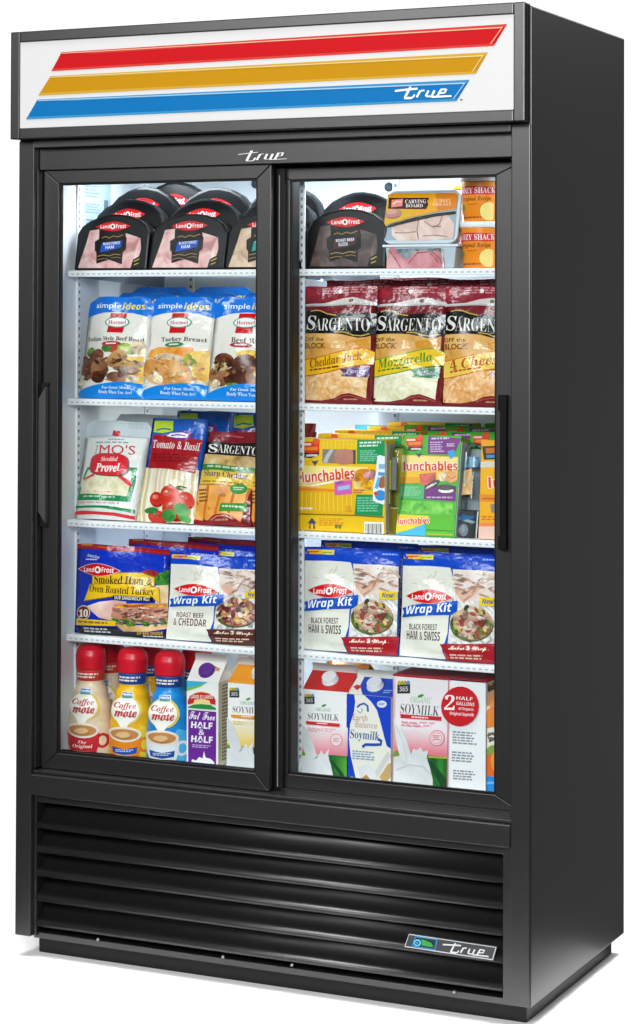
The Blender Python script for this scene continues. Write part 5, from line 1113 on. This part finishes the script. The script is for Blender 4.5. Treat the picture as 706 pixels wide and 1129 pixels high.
def soymilk(kind):
    hs, hr = .184, .217; w = .106; d = .098
    root = gable_carton(w, d, hs, hr, None, {'orange': '#ee9a22', 'red': '#cc2f2c'}[kind], sidecol={'orange': '#e9e6de', 'red': '#5a2426'}[kind], cap='#e9eaec', capz=.52, caph=.014, capr=.0165, capx=(.012 if kind == 'orange' else 0.0))
    a = Art([(35, 772), (363, 802), (45, 190), (363, 212)], card); acc = {'orange': '#ee9a22', 'red': '#d42a2c'}[kind]
    a.P('front_print', '#f4f3f2', [(30, 180), (370, 200), (370, 810), (25, 790)])
    pk = {'orange': ['#f7ebc8', '#f5df9c', '#f3d06a'], 'red': ['#f6dde0', '#f2bcc4', '#ec8f9c']}[kind]
    e0, e1 = {'orange': ((244, 240, 226), (243, 206, 100)), 'red': ((244, 236, 236), (234, 140, 154))}[kind]
    for k in range(12): y = 450 + k * 15; t = (k / 11) ** 1.3; a.P('front_print', '#%02x%02x%02x' % tuple(int(p + (q_ - p) * t) for p, q_ in zip(e0, e1)), [(38, y - 15), (363, y), (363, 640), (38, 615)])
    a.P('field_picture', FIELD, [(232, 634), (363, 640), (363, 806), (255, 800)]); a.P('field_picture', '#164f22', [(232, 660), (262, 668), (363, 790), (363, 806), (340, 806)]); a.E('field_picture', '#6aa83a', 48, 628, 22, 18)
    a.P('milk_splash', MILKW, [(38, 640), (90, 630), (140, 660), (160, 640), (178, 600), (200, 632), (236, 590), (228, 640), (248, 700), (262, 760), (266, 800), (34, 776)])
    a.P('milk_splash', MILKW, [(38, 420), (80, 460), (118, 540), (150, 640), (120, 660), (70, 640), (40, 560)])
    brand365(a, 56, 222, 128, 292); a.T('product_name', '#8fbf9a', 'ORGANIC', 136, 318, 246, 342, 'serif', 3); a.E('product_name', '#4f9a4a', 194, 302, 18, 8, -20)
    a.T('product_name', '#4b4748', 'SOYMILK', 78, 356, 300, 400, 'serif', 3, -.012); a.P('product_name', acc, [(72, 404), (312, 420), (308, 442), (74, 424)]); a.lines('product_name', '#f6e6e2', 150, 414, 230, 428, 1, 3, .06); a.lines('small_print', pk[1], 84, 446, 290, 474, 2, 4, .06)
    for rr in ((44, pk[2]), (38, '#f4dfe0' if kind == 'red' else '#f5e6b8')): a.E('seal', rr[1], 285, 532, rr[0], rr[0])
    a.lines('seal', pk[2], 262, 518, 312, 548, 3, 5)
    flat_print(a, root, w, 0, hs)
    a = Art([(0, 100), (100, 100), (0, 0), (100, 0)], card); a.lines('side_print', '#9a8a80' if kind == 'red' else '#b9b09c', 10, 30, 90, 96, 16, 5)
    print_art(a, grid_surface(lambda u, v: (w / 2, .002 + u * (d - .004), v * hs), 1, 1), 1, 1, root, base=.0004)
    return root
so = put(soymilk('orange'), .5065, YF, FZ, 0, 'white soymilk carton with an orange gable, cut off by the left door frame', 'carton', g)
sr = put(soymilk('red'), .6865, YF, FZ, 0, 'white soymilk carton with a red gable, beside the blue carton', 'carton', g)
again(so, .665, YF + .115, FZ, 0, 'white soymilk carton with an orange gable, behind the red gabled one')
def blue_carton():
    w, d, hs, hr = .102, .098, .181, .211
    root = gable_carton(w, d, hs, hr, None, '#1a46b4', sidecol='#e6e2d4', cap='#e4e6ea', capz=.5, caph=.014, capr=.0165, capx=.004, ridge='#ecebe0')
    a = Art([(365, 806), (682, 842), (368, 205), (676, 228)], card); bl = '#0f3fc4'; cr = '#efece0'
    a.P('front_print', bl, [(360, 195), (690, 215), (690, 850), (355, 820)])
    a.P('front_print', cr, [(420, 200), (480, 204), (540, 260), (580, 320), (604, 400), (630, 500), (650, 570), (690, 600), (690, 850), (440, 828), (420, 740), (396, 640), (384, 520), (392, 420), (420, 330), (428, 260)])
    a.E('front_print', bl, 396, 262, 30, 46); a.P('front_print', bl, [(366, 300), (400, 300), (420, 290), (392, 400), (366, 420)])
    a.P('front_print', '#c9a86a', [(600, 790), (660, 700), (682, 690), (682, 790), (640, 838)]); a.B('front_print', '#d9d6d0', [(560, 800), (620, 700), (670, 620)], 34); a.P('front_print', MILKW, [(450, 720), (520, 690), (570, 740), (590, 828), (470, 820)]); a.P('front_print', '#b98a4a', [(470, 800), (510, 770), (560, 832), (480, 826)])
    a.B('product_name', '#3a5fae', [(442, 300), (460, 282), (490, 272), (515, 290), (518, 330)], 14); a.B('product_name', '#8aa4cc', [(440, 320), (465, 340), (480, 320), (470, 305)], 7)
    a.T('product_name', '#c79a8c', 'Earth', 412, 348, 516, 392, 'n', 4); a.T('product_name', '#c79a8c', 'Balance', 430, 400, 584, 444, 'n', 4); a.T('product_name', '#3a5a9c', 'Soymilk', 392, 462, 600, 540, 'serif', 5, .0)
    a.B('product_name', '#1f4fa8', [(480, 578), (500, 560), (560, 562), (610, 560), (612, 535), (590, 522)], 20); a.lines('small_print', '#7aa0c4', 408, 600, 570, 668, 4, 4, .08)
    a.E('seal', '#dfe4ee', 614, 276, 34, 25); a.lines('seal', '#5a7ac0', 592, 268, 636, 286, 2, 4); a.E('seal', '#8ab03a', 402, 802, 20, 20)
    flat_print(a, root, w, 0, hs)
    a = Art([(368, 205), (676, 228), (420, 128), (680, 132)], card)
    a.P('gable_print', cr, [(366, 210), (430, 128), (470, 128), (450, 170), (480, 216)]); a.P('gable_print', '#c8303c', [(405, 176), (430, 166), (465, 172), (436, 192)]); a.lines('gable_print', '#9ab4e4', 610, 190, 665, 210, 2, 4); slope_print(a, root, w, d, hs, hr)
    return root
put(blue_carton(), .7875, YF, FZ, 0, 'blue and cream soymilk carton with a white cap, left of the twin pack', 'carton', g)
def twin_pack():
    w, h, d = .207, .229, .104; root = empty('milk_twin_pack')
    bm = bmesh.new(); box(bm, -w / 2, w / 2, 0, d, 0, h, .0015); finish('carton', bm, card('#eceaea'), root)
    bm = bmesh.new(); box(bm, -w / 2 - .0006, w / 2 + .0006, -.0006, d, h - .0035, h + .0012, .0008); finish('lid_edge', bm, card('#a8202e'), root)
    a = Art([(44, 716), (622, 778), (40, 26), (612, 78)], card)
    a.P('front_print', '#f1eaec', [(40, 26), (390, 58), (390, 752), (44, 716)]); a.P('front_print', '#f3f4f5', [(392, 58), (612, 78), (622, 778), (392, 752)])
    for k in range(12): y = 360 + k * 14; t = k / 11; a.P('front_print', '#%02x%02x%02x' % (int(240 - 8 * t), int(230 - 105 * t ** 1.3), int(233 - 95 * t ** 1.3)), [(52, y - 20), (388, y + 8), (388, 545), (54, 510)])
    a.B('front_print', '#e2a0ac', [(48, 40), (52, 716)], 7); a.B('front_print', '#d96a7c', [(390, 58), (390, 752)], 6)
    a.P('field_picture', FIELD, [(262, 535), (388, 545), (388, 750), (300, 742)]); a.P('field_picture', '#0f4a22', [(264, 560), (300, 575), (388, 690), (388, 745), (360, 745)]); a.P('field_picture', '#9ab83a', [(270, 536), (388, 544), (388, 556), (270, 548)]); a.E('field_picture', '#7a9a3a', 68, 528, 20, 26)
    a.P('milk_splash', MILKW, [(56, 540), (120, 530), (160, 545), (176, 490), (200, 500), (222, 480), (240, 510), (270, 500), (262, 550), (280, 600), (300, 680), (304, 745), (54, 718)]); a.P('milk_splash', MILKW, [(54, 300), (90, 340), (130, 420), (165, 530), (190, 620), (150, 640), (100, 560), (70, 450)])
    a.B('milk_splash', '#c9cfd0', [(70, 620), (150, 590), (240, 600), (290, 650)], 8); a.B('milk_splash', '#cfd4d5', [(66, 340), (110, 440), (140, 560)], 7)
    brand365(a, 68, 64, 148, 146); a.T('product_name', '#a9cfae', 'ORGANIC', 150, 168, 282, 208, 'serif', 4); a.E('product_name', '#3f9a3c', 215, 162, 20, 9, -20)
    a.T('product_name', '#3f3c3e', 'SOYMILK', 88, 218, 330, 280, 'serif', 5, -.012); a.P('product_name', '#cf2230', [(88, 274), (346, 294), (346, 320), (90, 300)]); a.lines('product_name', '#f4d8d6', 160, 288, 270, 306, 1, 3, .08); a.lines('small_print', '#eaa0ac', 100, 316, 340, 352, 2, 5, .07)
    for r_, c in ((47, '#dd7484'), (42, '#f2d4d8'), (32, '#dd7484'), (29, '#f4dfe2')): a.E('seal', c, 322, 426, r_, r_ * 1.08)
    a.lines('seal', '#d25a6c', 300, 408, 346, 444, 3, 5)
    a.E('round_seal', '#c8141f', 462, 228, 116, 124); a.T('round_seal', '#f8ecea', '2', 368, 156, 432, 250, 'serif', 3); a.T('round_seal', '#f6e4e2', 'HALF', 440, 168, 540, 190, 'bold', 5); a.T('round_seal', '#f6e4e2', 'GALLONS', 440, 202, 552, 224, 'bold', 5); a.T('round_seal', '#f6e4e2', 'of Organic', 454, 236, 548, 258, 'bold', 5); a.T('round_seal', '#f6e4e2', 'Original Soymilk', 400, 266, 550, 292, 'bold', 5)
    a.lines('small_print', '#8a949a', 415, 384, 566, 468, 5, 3, .08); a.lines('small_print', '#8a949a', 412, 510, 566, 580, 4, 6, .08); a.lines('small_print', '#8a949a', 422, 626, 560, 692, 4, 9, .08)
    print_art(a, grid_surface(lambda u, v: ((u - .5) * w, 0, v * h), 1, 1), 1, 1, root, step=.0003, base=.0003)
    a = Art([(605, 770), (665, 770), (605, 70), (665, 70)], card); a.R('side_print', '#2c2e30', 610, 92, 640, 140); a.R('side_print', '#e0b83a', 614, 88, 626, 104); a.lines('side_print', '#5a5658', 620, 190, 660, 210, 1, 2); a.R('side_print', '#cf2230', 622, 228, 660, 244); a.R('side_print', '#3f4a40', 606, 330, 616, 760); a.lines('side_print', '#b9c0c4', 622, 420, 660, 700, 10, 4)
    print_art(a, grid_surface(lambda u, v: (w / 2, .002 + u * (d - .004), v * h), 1, 1), 1, 1, root, step=.0003, base=.0004)
    return root
put(twin_pack(), .9465, YF, FZ, 0, 'large white and pink twin pack of soymilk with a round red seal', 'carton', g)
def juice():
    w, d, hs, hr = .092, .09, .178, .208
    root = gable_carton(w, d, hs, hr, None, '#e8a05a', sidecol='#e6dccb', cap='#ee7a22', capz=.5, ridge='#f0eadf')
    a = Art([(0, 100), (100, 100), (0, 0), (100, 0)], card)
    a.R('front_print', '#f1e6d6', 0, 0, 100, 100); a.P('front_print', '#ee8a3c', [(0, 8), (14, 0), (100, 0), (100, 14), (30, 22), (0, 26)]); a.P('front_print', '#ea6a22', [(0, 55), (40, 48), (100, 46), (100, 80), (0, 80)]); a.E('front_print', '#f29a3a', 40, 62, 26, 16); a.R('front_print', '#1a8ad8', 0, 80, 100, 100); a.B('front_print', '#6ab8ea', [(0, 88), (50, 86), (100, 90)], 3)
    a.B('front_print', '#5a5650', [(6, 34), (20, 30), (26, 36), (10, 40)], 3); a.lines('front_print', '#6a6a5a', 8, 30, 92, 40, 2, 4); a.E('front_print', '#8aa04a', 14, 50, 12, 5, -20)
    flat_print(a, root, w, 0, hs)
    return root
put(juice(), 1.092, YF + .006, FZ, 0, 'orange and blue juice carton squeezed in at the right end of the bottom row', 'carton', g)
